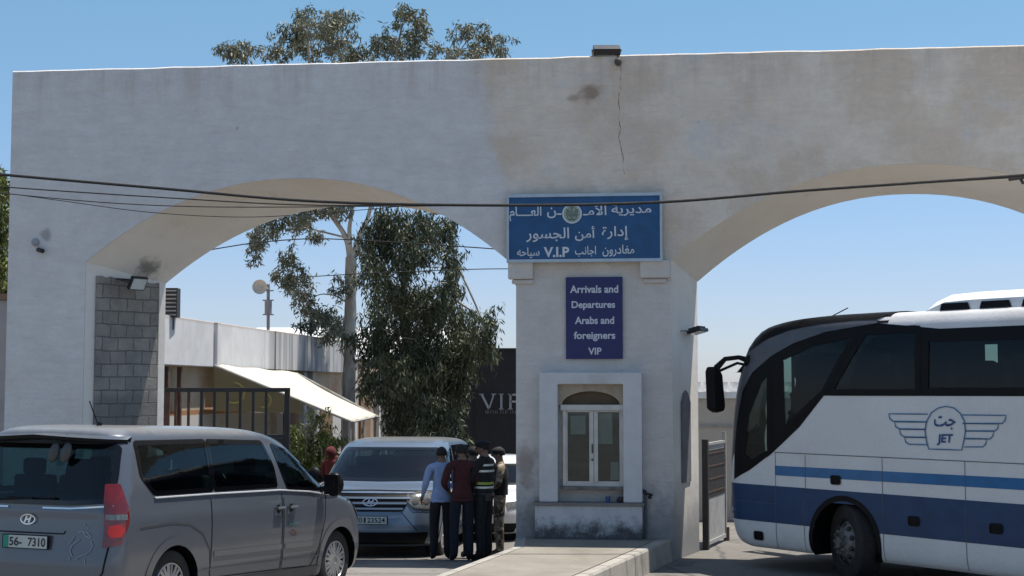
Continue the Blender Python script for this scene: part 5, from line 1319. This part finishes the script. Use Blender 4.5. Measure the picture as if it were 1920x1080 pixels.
for sg in (sgv, -sgv):
    S = lambda o: BB.at('side', sg, o)
    # black glazing surround built as strips between the panes
    full = inset(rpoly(fz, .05), 0) 
    # glazing surround: fine patch with the pane holes removed
    mb = MB(); patch(mb, fz, S(.005), .05)
    keep = MB(); keep.v = mb.v
    def ins(poly, x, y):
        c = False; j = len(poly) - 1
        for i in range(len(poly)):
            xi, yi = poly[i]; xj, yj = poly[j]
            if (yi > y) != (yj > y) and x < (xj - xi) * (y - yi) / (yj - yi) + xi: c = not c
            j = i
        return c
    for f in mb.f:
        c = sum((mb.v[i] for i in f), Vector()) / len(f)
        if not any(ins(p, c.x, c.z) for p in wins): keep.f.append(f)
    keep.m = [0] * len(keep.f); sur = keep.build('glazing_surround', M_TRIMB, bod, world=False, smooth=True, clean=False)
    for p in wins:
        mb = MB(); band(mb, p, .085, S(.009), closed=True); fr = mb.build('window_frame', M_TRIMB, sur, world=False, clean=False)
        mb = MB(); patch(mb, p, S(.0), .25); mb.build('pane', CG_FAR if sg != sgv else CG_DRV if p is hole1 else CG_SIDE, fr, world=False, smooth=True, clean=False)
    # painted bands
    mb = MB(); patch(mb, [(ba(-.36), 1.165), (ba(-.36), .665), (ba(arch_t - .5), .665), (ba(arch_t - .5), 1.165)], S(.004), .1); patch(mb, [(ba(arch_t - .5), 1.165), (ba(arch_t - .5), 1.0), (ba(arch_t + .5), 1.0), (ba(arch_t + .5), 1.165)], S(.004), .1)
    patch(mb, [(ba(arch_t + .5), 1.165), (ba(arch_t + .5), .665), (ba(7.7), .665), (ba(7.7), 1.165)], S(.004), .3); patch(mb, [(ba(8.7), 1.165), (ba(8.7), .665), (ba(11.9), .665), (ba(11.9), 1.165)], S(.004), .3)
    for t0 in (arch_t, 8.2):
        pl = [(ba(t0) - .5, 1.0)] + [(ba(t0) - .5, .665)] + [(ba(t0) + ar_r * math.cos(R(180 - q)), .5 + ar_r * math.sin(R(180 - q))) for q in range(17, 90, 8)] + [(ba(t0), 1.0)] if False else None
    mb.build('navy_stripe', M_BBLUE, bod, world=False, smooth=True, clean=False)
    mb = MB(); patch(mb, [(ba(.78), 1.44), (ba(.78), 1.31), (ba(11.9), 1.36), (ba(11.9), 1.50)], S(.004), .3); mb.build('light_blue_stripe', M_BLB, bod, world=False, smooth=True, clean=False)
    mb = MB(); sq = .008
    band(mb, [(ba(.78), 1.62), (ba(11.9), 1.64)], .010, S(.006), closed=False)
    for t0, z0, z1 in ((.79, 1.62, .33), (1.30, 1.0, .33), (1.33, 1.6, 1.17), (2.62, 1.62, .33), (3.86, 1.62, .33), (5.2, 1.62, .33), (6.5, 1.62, .33), (9.3, 1.62, .33)): band(mb, [(ba(t0), z0), (ba(t0), z1)], sq, S(.006), closed=False)
    band(mb, [(ba(-.30), .93), (ba(.79), .92)], .006, S(.006), closed=False)
    mb.build('panel_seam', simple('seam_grey', (.10, .10, .11), .6), bod, world=False, clean=False)
    # handles, marker lamps
    for t0, z0, w0 in ((1.86, 1.30, .16), (.46, .47, .17), (3.10, .86, .16), (4.28, .86, .17), (6.0, .86, .16)):
        mb = MB(); patch(mb, rpoly([(ba(t0) - w0 / 2, z0 - .055), (ba(t0) + w0 / 2, z0 - .055), (ba(t0) + w0 / 2, z0 + .055), (ba(t0) - w0 / 2, z0 + .055)], .03), S(.010), .06)
        band(mb, rpoly([(ba(t0) - w0 / 2, z0 - .055), (ba(t0) + w0 / 2, z0 - .055), (ba(t0) + w0 / 2, z0 + .055), (ba(t0) - w0 / 2, z0 + .055)], .03), .012, S(.018)); band(mb, [(ba(t0) - w0 * .3, z0 - .01), (ba(t0) + w0 * .3, z0 - .01)], .02, S(.02), closed=False)
        mb.build('flap_handle', M_TRIMB, bod, world=False, clean=False)
    # wheel arches
    for t0 in (arch_t, 8.2):
        cc_ = circle((ba(t0), .50), ar_r - .03, 36, -22, 202); mb = MB()
        vs = [Vector((a, sg * 1.256, h)) for a, h in cc_] + [Vector((a, sg * .72, h)) for a, h in cc_]; n = len(cc_)
        mb.add(vs, [(i, i + 1, n + i + 1, n + i) for i in range(n - 1)]); mb.add([Vector((a, sg * .72, h)) for a, h in cc_], [tuple(range(n))])
        band(mb, circle((ba(t0), .50), ar_r + .0, 36, -20, 200), .07, S(.008), closed=False); mb.build('wheel_arch', M_TRIMB, bod, world=False, smooth=True, clean=False)
        mb = MB()
        for s_ in (-1, 1):
            pl = [(ba(t0) + s_ * .5, .665)] + [(ba(t0) + s_ * (ar_r - .0) * math.cos(R(q)), .5 + (ar_r) * math.sin(R(q))) for q in (17, 28, 40, 52, 64)] + [(ba(t0) + s_ * .5, 1.0)]
            pl = [(ba(t0) + s_ * .501, .667), (ba(t0) + s_ * .545, .667), (ba(t0) + s_ * .50, .80), (ba(t0) + s_ * .40, .93), (ba(t0) + s_ * .28, 1.0), (ba(t0) + s_ * .501, 1.0)]
            if s_ < 0: pl = pl[::-1]
            patch(mb, pl[1:] if s_ > 0 else pl[:-1], S(.0045), .2)
        mb.build('navy_corner', M_BBLUE, bod, world=False, clean=False)
# grey A pillar sweep and black roof dome
S = BB.at('side', sgv, .006)
for sg in (-1, 1):
    S = BB.at('side', sg, .0075)
    o_ = [(BB.row(h)[1] - .006, h) for h in (1.25, 1.6, 2.0, 2.4, 2.7, 2.86)] + bts([(1412, 655), (1440, 636), (1480, 620), (1540, 608), (1600, 602), (1645, 600)])
    mb = MB(); patch(mb, [(a, h) for a, h in o_] + S_up[::-1], S, .05)
    cap_b = o_[6:]; capm = MB(); patch(capm, [(BB.row(h)[1] - .006, h) for h in (2.86, 3.0, 3.1, 3.2, 3.3, 3.4, 3.45)] + [(ba(2.5), 3.455), (ba(2.66), 3.44)] + cap_b[::-1], BB.at('side', sg, .012), .05); capm.build('roof_cap_side', M_TRIMB, bod, world=False, smooth=True, clean=False)
    mb.build('front_pillar', M_GREYB, bod, world=False, smooth=True, clean=False)
# black dome over the front of the roof
mb = MB(); rows = []
for h in np.linspace(3.16, 3.468, 14):
    w_, af, arr = BB.row(float(h)); rows.append(h)
def dome_fn(t, b):                  # t metres from nose along the roof crown
    lo, hi = 2.7, 3.47
    for _ in range(22):
        m_ = (lo + hi) / 2
        w_, af, arr = BB.row(m_)
        if abs(b) <= w_ and BB.front(b, m_) >= ba(t): lo = m_
        else: hi = m_
    return lo
nu, nv = 22, 24; vs = []
for i in range(nu + 1):
    t_ = -.10 + (2.70 + .10) * i / nu
    for j in range(nv + 1):
        b_ = -1.17 + 2.34 * j / nv; vs.append(Vector((ba(t_) + .018, b_, dome_fn(t_, b_) + .016)))
mb.v = vs; mb.f = [(i * (nv + 1) + j, i * (nv + 1) + j + 1, (i + 1) * (nv + 1) + j + 1, (i + 1) * (nv + 1) + j) for i in range(nu) for j in range(nv)]; mb.m = [0] * len(mb.f)
mb.build('roof_cap', M_TRIMB, bod, world=False, smooth=True, clean=False)
# windscreen
mb = MB(); band(mb, WSC, .07, BB.at('front', 1, .006), inside=True); f = mb.build('window_frame', M_TRIMB, bod, world=False, clean=False)
mb = MB(); patch(mb, inset(WSC, .05), BB.at('front', 1, .002), .15); mb.build('windscreen', glass('coach_windscreen', (.75, .86, .82), .01, 1.4), f, world=False, smooth=True, clean=False)
for sg in (-1, 1):
    mb = MB(); patch(mb, rpoly([(sg * .72, .95), (sg * 1.08, 1.0), (sg * 1.12, .72), (sg * .75, .70)], .06), BB.at('front', 1, .008), .06); mb.build('headlight', M_CLEAR, coach, world=False, smooth=True, clean=False)
    pa = bsolve(1403, 676); p0 = BB.at('side', sg, -.02)(*pa); fo = Vector((1, 0, 0)); ou = Vector((0, sg, 0)); up_ = GV
    mb = MB(); mb.tube([p0, p0 + fo * .16 + ou * .05 + up_ * .05, p0 + fo * .36 + ou * .12 + up_ * .03, p0 + fo * .48 + ou * .18 - up_ * .10], [.05, .032, .035, .05], 8)
    mb.tube([p0 - up_ * .07, p0 + fo * .18 + ou * .06 - up_ * .03, p0 + fo * .44 + ou * .16 - up_ * .14], .02, 8); mb.ball(p0, (.08, .06, .09), 8)
    ar_ = mb.build('mirror_arm', M_TRIMB, coach, world=False, smooth=True)
    mb = MB(); hp = [(0, 0), (.10, .03), (.13, -.05), (.11, -.58), (.03, -.63), (-.07, -.61), (-.09, -.54), (-.05, -.1)]
    c = p0 + fo * .48 + ou * .16 - up_ * .10; mb.prism(hp, c + Vector((-.06, 0, 0)), Vector((.25, .97 * sg, 0)), GV, Vector((1, 0, 0)), .16); mb.build('mirror', M_TRIMB, ar_, world=False, bevel=.03)
# air conditioning pod, roof edge
mb = MB(); t0, t1 = bt(1738, 575)[0] - .45, 8.5; prof = [(t0, 3.40), (t0 + .28, 3.58), (t0 + .5, 3.655), (t0 + .9, 3.67), (t1, 3.67), (t1 + .4, 3.40)]
vs = []
for a, h in prof: vs += [(ba(a), -.98, 3.38 if h < 3.41 else h - .10), (ba(a), -.82, h), (ba(a), .82, h), (ba(a), .98, 3.38 if h < 3.41 else h - .10), (ba(a), 1.02, 3.36), (ba(a), -1.02, 3.36)]
mb.add(vs, [(6 * i + k, 6 * i + (k + 1) % 6, 6 * i + 6 + (k + 1) % 6, 6 * i + 6 + k) for i in range(5) for k in range(6)]); pod = mb.build('roof_unit', M_WHITE, coach, world=False, smooth=True, bevel=.03)
for sg in (-1, 1):
    x = t0 + .42
    while x < 8:
        mb = MB(); u0, u1 = x, x + .50; mb.prism([(.02, 0), (.46, 0), (.44, .085), (.06, .085)] , (ba(u1), sg * 1.006, 3.455), Vector((1, 0, 0)), Vector((0, -sg * .13, .99)).normalized(), Vector((0, sg, .13)).normalized(), .012); x += .58; mb.build('vent', M_TRIMB, pod, world=False)
mb = MB(); p = Vector((ba(1.35), sgv * .9, 3.40)); mb.tube([p, p + Vector((-.45, 0, .16))], .008, 6); mb.build('aerial', M_TRIMB, coach, world=False)
for t0 in (arch_t, 8.2):
    for sg in (-1, 1): wheel(coach, (ba(t0), sg * 1.03, .50), .50, .30, sg, steer=R(-24) if t0 < 5 else 0, rimr=.60, rim_mat=M_CRIM, truck=True)
# inside: floor, seats, far side curtains, driver's place
mb = MB(); mb.box((ba(6), 0, 1.15), (11.4, 2.3, .08)); mb.box((ba(6.4), 0, 1.75), (10.4, 2.3, .06)); mb.box((ba(.62), 0, 1.30), (.6, 2.1, .34)); mb.box((ba(6.2), 0, 3.26), (10.2, 1.9, .03)); mb.build('cabin_floor', M_SEAT, coach, world=False)
for k in range(12):
    for b_ in (-.88, -.42, .42, .88): mb = MB(); mb.box((ba(2.5 + k * .8), b_, 2.05), (.42, .42, .14)); mb.box((ba(2.75 + k * .8), b_, 2.48), (.13, .42, .72)); mb.build('seat', M_SEAT, coach, world=False, bevel=.04)
mb = MB(); mb.box((ba(1.15), sgv * .62, 1.75), (.5, .5, .14)); mb.box((ba(1.42), sgv * .62, 2.15), (.13, .48, .75)); mb.build('seat', M_SEAT, coach, world=False, bevel=.04)
mb = MB(); k = bt(1860, 690)[0]
M_CURT = simple('curtain_cloth', (.02, .024, .026), .9)
nf = Vector((BD.y, -BD.x, 0)); nf = -nf if nf.dot(BA) < 0 else nf
def btf(px, py):
    r = ray(px, py); q = BA + nf * 2.42; k = q.dot(nf) / r.dot(nf); p = r * k; return (p - q).dot(BD), CAMH + p.z
gaps = []
for x0_, x1_, y0_, y1_ in ((1489, 1507, 696, 736), (1562, 1584, 706, 738), (1655, 1671, 662, 684), (1846, 1872, 646, 690)):
    a_, b_ = btf(x0_, y0_), btf(x1_, y1_); gaps.append((a_[0], b_[0], b_[1], a_[1]))
gaps.sort(); x = 1.0 if gaps[0][0] > 1.0 else gaps[0][0] - .05
def curt(a0, a1, z0, z1): mb.box((ba((a0 + a1) / 2), -sgv * 1.17, (z0 + z1) / 2), (a1 - a0, .02, z1 - z0))
for a0, a1, z0, z1 in gaps:
    if a0 > x: curt(x, a0, 2.2, 3.25)
    if z0 > 2.25: curt(a0, a1, 2.2, z0)
    if z1 < 3.2: curt(a0, a1, z1, 3.25)
    x = a1
curt(x, 11.6, 2.2, 3.25)
mb.build('curtain', M_CURT, coach, world=False)
mb = MB(); c = Vector((ba(.80), sgv * .62, 2.02)); q = Matrix.Rotation(R(-38), 3, 'Y'); mb.tube([c + q @ Vector((0, .24 * math.cos(a), .24 * math.sin(a))) for a in [i * math.pi / 14 for i in range(29)]], .02, 6); mb.bar(c, c + q @ Vector((.35, 0, -.1)), .05)
mb.build('steering_wheel', M_TRIMB, coach, world=False)
# winged emblem
E_ = lambda o: (lambda px, py: BB.at('side', sgv, o)(*((lambda q: (ba(q[0]), q[1]))(bt(px, py)))))
ef = E_(.010); L_ = 2.2
mb = MB()
def st(pts, wd=L_, closed=False): 
    P = []
    for i in range(len(pts) - 1 + (1 if closed else 0)):
        a, b_ = pts[i], pts[(i + 1) % len(pts)]; k = max(1, int(math.dist(a, b_) / 12)); P += [(a[0] + (b_[0] - a[0]) * j / k, a[1] + (b_[1] - a[1]) * j / k) for j in range(k)]
    if not closed: P.append(pts[-1])
    stroke(mb, P, wd, ef, closed)
dome = [(1742, 842), (1738, 828), (1735, 808), (1738, 790), (1747, 774), (1760, 765), (1774, 762), (1789, 765), (1801, 775), (1809, 790), (1811, 808), (1808, 826), (1804, 844)]
st(dome, closed=True)
for y0, y1, xo, xi in ((776, 791, 1667, 1740), (791, 805, 1678, 1737), (805, 820, 1687, 1736), (820, 834, 1697, 1739)):
    st([(xi, y0 + .5), (xo, y0), (xo + 2, y0 + 9), (xo + 8, y1 - 1), (xi, y1)])
for y0, y1, xo, xi in ((779, 795, 1887, 1805), (795, 809, 1873, 1810), (809, 824, 1864, 1811), (823, 839, 1851, 1809)):
    st([(xi, y0 - 1), (xo, y0), (xo - 2, y0 + 9), (xo - 7, y1 - 1), (xi, y1 - 1)])
em = mb.build('winged_emblem', simple('emblem_blue', (.05, .16, .28), .5), bod, world=False, clean=False)
mb = MB(); fy_ = lambda x, y: ef(x, -y)
put_text(mb, 'JET', 0, 0, 0, 0, 1757, 1786, -835, -814, .03, slant=.08, fn=fy_); put_text(mb, arabic('جت'), 0, 0, 0, 0, 1752, 1792, -806, -780, .015, fn=fy_)
mb.build('lettering', simple('emblem_navy', (.02, .07, .20), .5), em, world=False, clean=False)

# ------------------------------------------------------------------ people
SKIN = simple('skin', (.20, .115, .075), .6, var=.08); HAIR = simple('black_hair', (.010, .009, .008), .8)
def fabric(name, c, var=.15): return simple(name, c, .9, var=var, scale=9, bump=.15)
def person(loc, rz, scale, label, top, bottom, shoes, pose, head_turn=0, sleeves='long', extras=None, hair=True, skin=None):
    """one continuous skinned body; pose = dict of joint overrides (facing +Y, x to the person's right is +)"""
    J = dict(pel=(0, 0, .95), wst=(0, .01, 1.08), che=(0, .0, 1.28), ntop=(0, -.01, 1.44), nck=(0, .01, 1.52), hd=(0, .03, 1.60), crn=(0, .015, 1.69))
    for n_, sg in (('R', 1), ('L', -1)):
        J['hip' + n_] = (sg * .095, 0, .90); J['kne' + n_] = (sg * .11, .02, .50); J['ank' + n_] = (sg * .115, -.01, .09); J['toe' + n_] = (sg * .135, .15, .035)
        J['sho' + n_] = (sg * .188, -.005, 1.405); J['elb' + n_] = (sg * .235, -.03, 1.13); J['wri' + n_] = (sg * .235, .04, .89)
    J.update(pose)
    RAD = dict(pel=(.150, .115), wst=(.150, .115), che=(.162, .118), ntop=(.10, .085), nck=(.056, .058), hd=(.080, .098), crn=(.066, .078))
    for n_ in 'RL': RAD.update({'hip' + n_: (.100, .105), 'kne' + n_: (.078, .078), 'ank' + n_: (.062, .066), 'toe' + n_: (.046, .03), 'sho' + n_: (.072, .072), 'elb' + n_: (.055, .055), 'wri' + n_: (.030, .026)})
    E = [('pel', 'wst'), ('wst', 'che'), ('che', 'ntop'), ('ntop', 'nck'), ('nck', 'hd'), ('hd', 'crn')]
    for n_ in 'RL': E += [('ntop', 'sho' + n_), ('sho' + n_, 'elb' + n_), ('elb' + n_, 'wri' + n_), ('pel', 'hip' + n_), ('hip' + n_, 'kne' + n_), ('kne' + n_, 'ank' + n_), ('ank' + n_, 'toe' + n_)]
    V = {k: Vector(v) for k, v in J.items()}
    for n_, sg in (('R', 1), ('L', -1)):   # palm and five fingers
        w_ = V['wri' + n_]; d = (w_ - V['elb' + n_]).normalized(); sd = Vector((0, 1, 0)); sd = (sd - d * sd.dot(d)); sd = sd.normalized() if sd.length > .1 else d.orthogonal().normalized(); nn = d.cross(sd)
        V['plm' + n_] = w_ + d * .065; RAD['plm' + n_] = (.040, .020); E.append(('wri' + n_, 'plm' + n_))
        for i, (o_, L) in enumerate(((.030, .070), (.010, .080), (-.010, .074), (-.029, .058))):
            a = V['plm' + n_] + d * .035 + sd * o_; b_ = a + d * L * .55 - nn * sg * .012; c_ = b_ + d * L * .4 - nn * sg * .03
            for nm, q in (('a', a), ('b', b_), ('c', c_)): V[f'f{i}{nm}{n_}'] = q; RAD[f'f{i}{nm}{n_}'] = (.0095, .0095)
            E += [('plm' + n_, f'f{i}a{n_}'), (f'f{i}a{n_}', f'f{i}b{n_}'), (f'f{i}b{n_}', f'f{i}c{n_}')]
        a = w_ + d * .03 + sd * .032; b_ = a + d * .035 + sd * .022; c_ = b_ + d * .03 + sd * .004
        for nm, q in (('a', a), ('b', b_), ('c', c_)): V[f't{nm}{n_}'] = q; RAD[f't{nm}{n_}'] = (.011, .011)
        E += [('wri' + n_, f'ta{n_}'), (f'ta{n_}', f'tb{n_}'), (f'tb{n_}', f'tc{n_}')]
    Mh = Matrix.Rotation(head_turn, 3, 'Z'); hv = lambda x, y, z: V['hd'] + Mh @ Vector((x, y, z))
    V['nos'] = hv(0, .112, -.012); RAD['nos'] = (.014, .016); V['nos0'] = hv(0, .085, .0); RAD['nos0'] = (.02, .03); E += [('hd', 'nos0'), ('nos0', 'nos')]
    names = list(V); me = bpy.data.meshes.new('body'); me.from_pydata([V[k] for k in names], [(names.index(a), names.index(b_)) for a, b_ in E], [])
    o = bpy.data.objects.new('body', me); COL.objects.link(o)
    m = o.modifiers.new('skin', 'SKIN'); m.use_smooth_shade = True; m.branch_smoothing = .3
    for i, k in enumerate(names): me.skin_vertices[0].data[i].radius = RAD[k]; me.skin_vertices[0].data[i].use_root = (k == 'pel')
    s_ = o.modifiers.new('sub', 'SUBSURF'); s_.levels = s_.render_levels = 2
    bpy.context.view_layer.update(); dg = bpy.context.evaluated_depsgraph_get(); m2 = bpy.data.meshes.new_from_object(o.evaluated_get(dg)); bpy.data.objects.remove(o)
    # materials by nearest bone
    mats = [skin or SKIN, top, bottom, shoes]; m2.materials.clear()
    for q in mats: m2.materials.append(q)
    def reg(c):
        best = (9, None, 0)
        for a, b_ in E:
            A_, B_ = V[a], V[b_]; ab = B_ - A_; t_ = max(0, min(1, (c - A_).dot(ab) / ab.length_squared)); d = (c - A_ - ab * t_).length
            if d < best[0]: best = (d, (a, b_), t_)
        (a, b_), t_ = best[1], best[2]
        if b_[:3] in ('nck',): return 0 if t_ > .45 else 1
        if a in ('nck', 'hd', 'nos0') or b_ in ('hd', 'crn', 'nos'): return 0
        if a[:3] == 'wri' or a[:3] == 'plm' or a[0] in 'ft' and a[1] in '0123abc': return 0
        if a[:3] == 'elb': return (1 if t_ < .93 else 0) if sleeves == 'long' else 0
        if a[:3] == 'sho': return 1 if sleeves == 'long' or t_ < .8 else 0
        if a[:3] == 'ank': return 3
        if a[:3] == 'kne': return 2 if t_ < .93 else 3
        if a[:3] in ('hip',) or b_[:3] == 'hip': return 2 if c.z < .90 else 1
        return 1 if c.z > .90 else 2
    for p in m2.polygons: p.material_index = reg(p.center); p.use_smooth = True
    ob = bpy.data.objects.new('person', m2); COL.objects.link(ob); ob.location = loc; ob.rotation_euler = (0, 0, rz); ob.scale = (scale,) * 3
    sset(ob, label, 'person')
    def part(nm, mb, mat, smooth=True): return mb.build(nm, mat, ob, world=False, smooth=smooth)
    mb = MB()
    for sg in (-1, 1): mb.ball(hv(sg * .032, .088, .012), .011, 5)
    part('eyes', mb, M_BLACK); mb = MB(); mb.tube([hv(-.025, .090, -.052), hv(0, .100, -.052), hv(.025, .090, -.052)], .006, 6); part('mouth', mb, simple('lips', (.16, .06, .05), .6))
    mb = MB()
    for sg in (-1, 1): mb.ball(hv(sg * .082, -.002, -.008), (.012, .02, .03), 5)
    part('ears', mb, skin or SKIN)
    if hair:
        mb = MB(); vs = []; fs = []; nn_, mm = 22, 12; cen = hv(0, -.012, .03)
        for i in range(mm + 1):
            th_ = math.pi * .62 * i / mm
            for k in range(nn_):
                ph = 2 * math.pi * k / nn_; q = Vector((math.sin(th_) * math.sin(ph), math.sin(th_) * math.cos(ph), math.cos(th_)))
                fr = max(0, q.y) * max(0, -q.z + .25); r_ = .103 - .06 * min(1, fr * 3); j = 1 + .03 * math.sin(k * 5.1 + i * 3.7)
                vs.append(cen + Mh @ Vector((q.x * .086 * j, q.y * .106 * j * (r_ / .103), q.z * .098 * j)))
        fs = [(i * nn_ + k, (i + 1) * nn_ + k, (i + 1) * nn_ + (k + 1) % nn_, i * nn_ + (k + 1) % nn_) for i in range(mm) for k in range(nn_)]
        mb.add(vs, fs); part('hair', mb, HAIR)
    if extras: extras(ob, V, hv, part)
    return ob
def gat(px, Y): x = atY(px, 900, Y).x; return Vector((x, Y, gh(x, Y)))
JEANS = fabric('dark_jeans', (.012, .014, .028)); DARK = fabric('black_cloth', (.010, .010, .012)); SHOE = simple('black_shoe', (.012, .011, .010), .5)
# man in blue shirt: back to the camera, left hand raised on the bonnet
def collar(ob, V, hv, part):
    mb = MB(); c = V['nck'] + Vector((0, -.01, -.05)); mb.tube([c + Vector((.066 * math.sin(a), .066 * math.cos(a), .012 * math.cos(a))) for a in [k * math.pi / 8 for k in range(17)]], .013, 6); part('collar', mb, BLUEC)
    mb = MB(); z = .905; mb.tube([Vector((.158 * math.sin(a), .004 + .125 * math.cos(a), z)) for a in [k * math.pi / 10 for k in range(21)]], .02, 6); part('shirt_hem', mb, BLUEC)
BLUEC = fabric('blue_shirt_cotton', (.28, .37, .58), .12)
person(gat(828, 21.75), R(8), .975, 'man in light blue shirt, seen from behind, reaching a hand towards the parked van', BLUEC, DARK, SHOE,
       dict(elbL=(-.25, .0, 1.14), wriL=(-.28, .20, .95), elbR=(.23, .10, 1.14), wriR=(.12, .30, 1.10), kneR=(.10, .05, .50), ankR=(.10, .02, .09)), extras=collar)
REDC = fabric('maroon_shirt_cotton', (.050, .010, .011), .2)
def tailr(ob, V, hv, part):
    mb = MB(); z = .90; mb.tube([Vector((.160 * math.sin(a), .004 + .127 * math.cos(a), z)) for a in [k * math.pi / 10 for k in range(21)]], .022, 6); part('shirt_hem', mb, REDC)
person(gat(866, 21.4), R(14), 1.0, 'man in dark red shirt and dark jeans standing close beside the blue-shirted man', REDC, fabric('navy_jeans', (.007, .009, .018)), SHOE,
       dict(elbL=(-.27, .03, 1.14), wriL=(-.17, .22, 1.03), elbR=(.25, .06, 1.13), wriR=(.10, .25, 1.08), hd=(-.01, .05, 1.59), crn=(-.01, .04, 1.68)), head_turn=R(12), extras=tailr)
# policeman facing left, dark vest with reflective bands
HV = simple('reflective_band', (.62, .66, .60), .35); HY = simple('hivis_yellow', (.30, .36, .06), .5)
def police(ob, V, hv, part):
    def ringm(z, rx, ry, h, nm, mat, a0=0, a1=360, z1=None):
        mb = MB(); n = 28; P = []
        for i in range(n + 1):
            a = R(a0 + (a1 - a0) * i / n)
            for dz, k in ((-h / 2, 1), (h / 2, 1)): P.append(Vector((rx * math.sin(a), .002 + ry * math.cos(a), z + dz)))
        mb.add(P, [(2 * i, 2 * i + 2, 2 * i + 3, 2 * i + 1) for i in range(n)]); return part(nm, mb, mat)
    mb = MB(); n = 28; prof = [(.97, .166, .132), (1.06, .158, .128), (1.2, .172, .134), (1.32, .176, .132), (1.42, .150, .112), (1.46, .10, .085)]
    mb.add([Vector((rx * math.sin(2 * math.pi * k / n), ry * math.cos(2 * math.pi * k / n), z)) for z, rx, ry in prof for k in range(n)], [(j * n + k, j * n + (k + 1) % n, (j + 1) * n + (k + 1) % n, (j + 1) * n + k) for j in range(len(prof) - 1) for k in range(n)]); part('vest', mb, DARK)
    ringm(1.375, .168, .128, .03, 'band', HV, 60, 300); ringm(1.29, .178, .136, .03, 'band', HV, 110, 290); ringm(1.115, .166, .133, .038, 'band', HY, 20, 340); ringm(1.055, .162, .131, .03, 'band', HV, 20, 340)
    mb = MB(); c = hv(0, -.005, .07); mb.ball(c, (.096, .115, .06), 9); mb.tube([c + Vector((0, 0, -.02)), c + Vector((0, 0, .025))], [.10, .118], 20)
    p0 = hv(-.06, .09, .045); mb.add([hv(-.07, .08, .045), hv(.07, .08, .045), hv(.05, .155, .03), hv(-.05, .155, .03), hv(-.07, .08, .038), hv(.07, .08, .038), hv(.05, .155, .024), hv(-.05, .155, .024)], [(0, 1, 2, 3), (7, 6, 5, 4), (2, 6, 7, 3), (0, 3, 7, 4), (1, 5, 6, 2)]); part('cap', mb, DARK)
    mb = MB(); mb.tube([Vector((.158 * math.sin(a), .004 + .128 * math.cos(a), .955)) for a in [k * math.pi / 10 for k in range(21)]], .022, 6); mb.box((.15, .06, .90), (.05, .10, .14)); mb.box((-.10, -.12, .92), (.08, .05, .10)); part('duty_belt', mb, M_BLACK)
person(gat(908, 21.6), R(62), 1.03, 'policeman in black uniform and cap with pale and yellow reflective bands', DARK, DARK, SHOE,
       dict(elbL=(-.25, .10, 1.15), wriL=(-.10, .30, 1.14), elbR=(.26, .02, 1.14), wriR=(.13, .24, 1.08)), head_turn=R(18), extras=police, hair=True)
CAMO = NT('camouflage'); cc1 = CAMO.mix(CAMO.ramp(CAMO.noise(9, 2, .5), .49, .53), (.22, .17, .12), (.075, .05, .035)); cc1 = CAMO.mix(CAMO.ramp(CAMO.noise(12, 2, .5, off=(4, 2, 9)), .55, .58), cc1, (.40, .34, .27)); CAMO = CAMO.set(cc1, .9)
def soldier(ob, V, hv, part):
    mb = MB(); c = hv(0, -.005, .055); mb.ball(c, (.092, .110, .065), 9); mb.ball(c + Vector((.05, 0, .01)), (.07, .09, .03), 7); part('beret', mb, DARK)
    mb = MB(); n = 24; prof = [(.98, .168, .132), (1.08, .162, .130), (1.2, .178, .140), (1.34, .180, .138), (1.42, .150, .11)]
    mb.add([Vector((rx * math.sin(2 * math.pi * k / n), ry * math.cos(2 * math.pi * k / n), z)) for z, rx, ry in prof for k in range(n)], [(j * n + k, j * n + (k + 1) % n, (j + 1) * n + (k + 1) % n, (j + 1) * n + k) for j in range(len(prof) - 1) for k in range(n)])
    for k in (-1, 0, 1): mb.box((k * .09, .145, 1.10), (.075, .05, .13))
    part('load_vest', mb, DARK)
person(gat(937, 22.3), R(95), .98, 'soldier in brown camouflage and dark vest, standing behind the policeman', CAMO, CAMO, simple('tan_boot', (.10, .07, .045), .7),
       dict(elbR=(.25, .03, 1.13), wriR=(.12, .22, 1.06), elbL=(-.24, .05, 1.13), wriL=(-.08, .24, 1.08)), extras=soldier)
person(gat(888, 22.25), R(30), .985, 'man in all dark clothes, mostly hidden between the red-shirted man and the policeman', fabric('dark_grey_cloth', (.02, .02, .022)), DARK, SHOE,
       dict(elbR=(.24, .06, 1.13), wriR=(.12, .22, 1.08)))
def scarf(ob, V, hv, part):
    mb = MB(); mb.ball(hv(0, -.01, .02), (.105, .125, .125), 10); mb.tube([hv(0, -.05, -.06), hv(0, -.09, -.2), hv(0, -.12, -.34)], [.10, .14, .17], 12); part('headscarf', mb, REDH)
REDH = fabric('red_headscarf', (.10, .012, .012), .4)
person(gat(621, 27.6), R(150), .96, 'person in red headscarf standing beyond the silver van, left of the parked van', fabric('red_robe', (.10, .012, .012)), DARK, SHOE, {}, extras=scarf, hair=False)
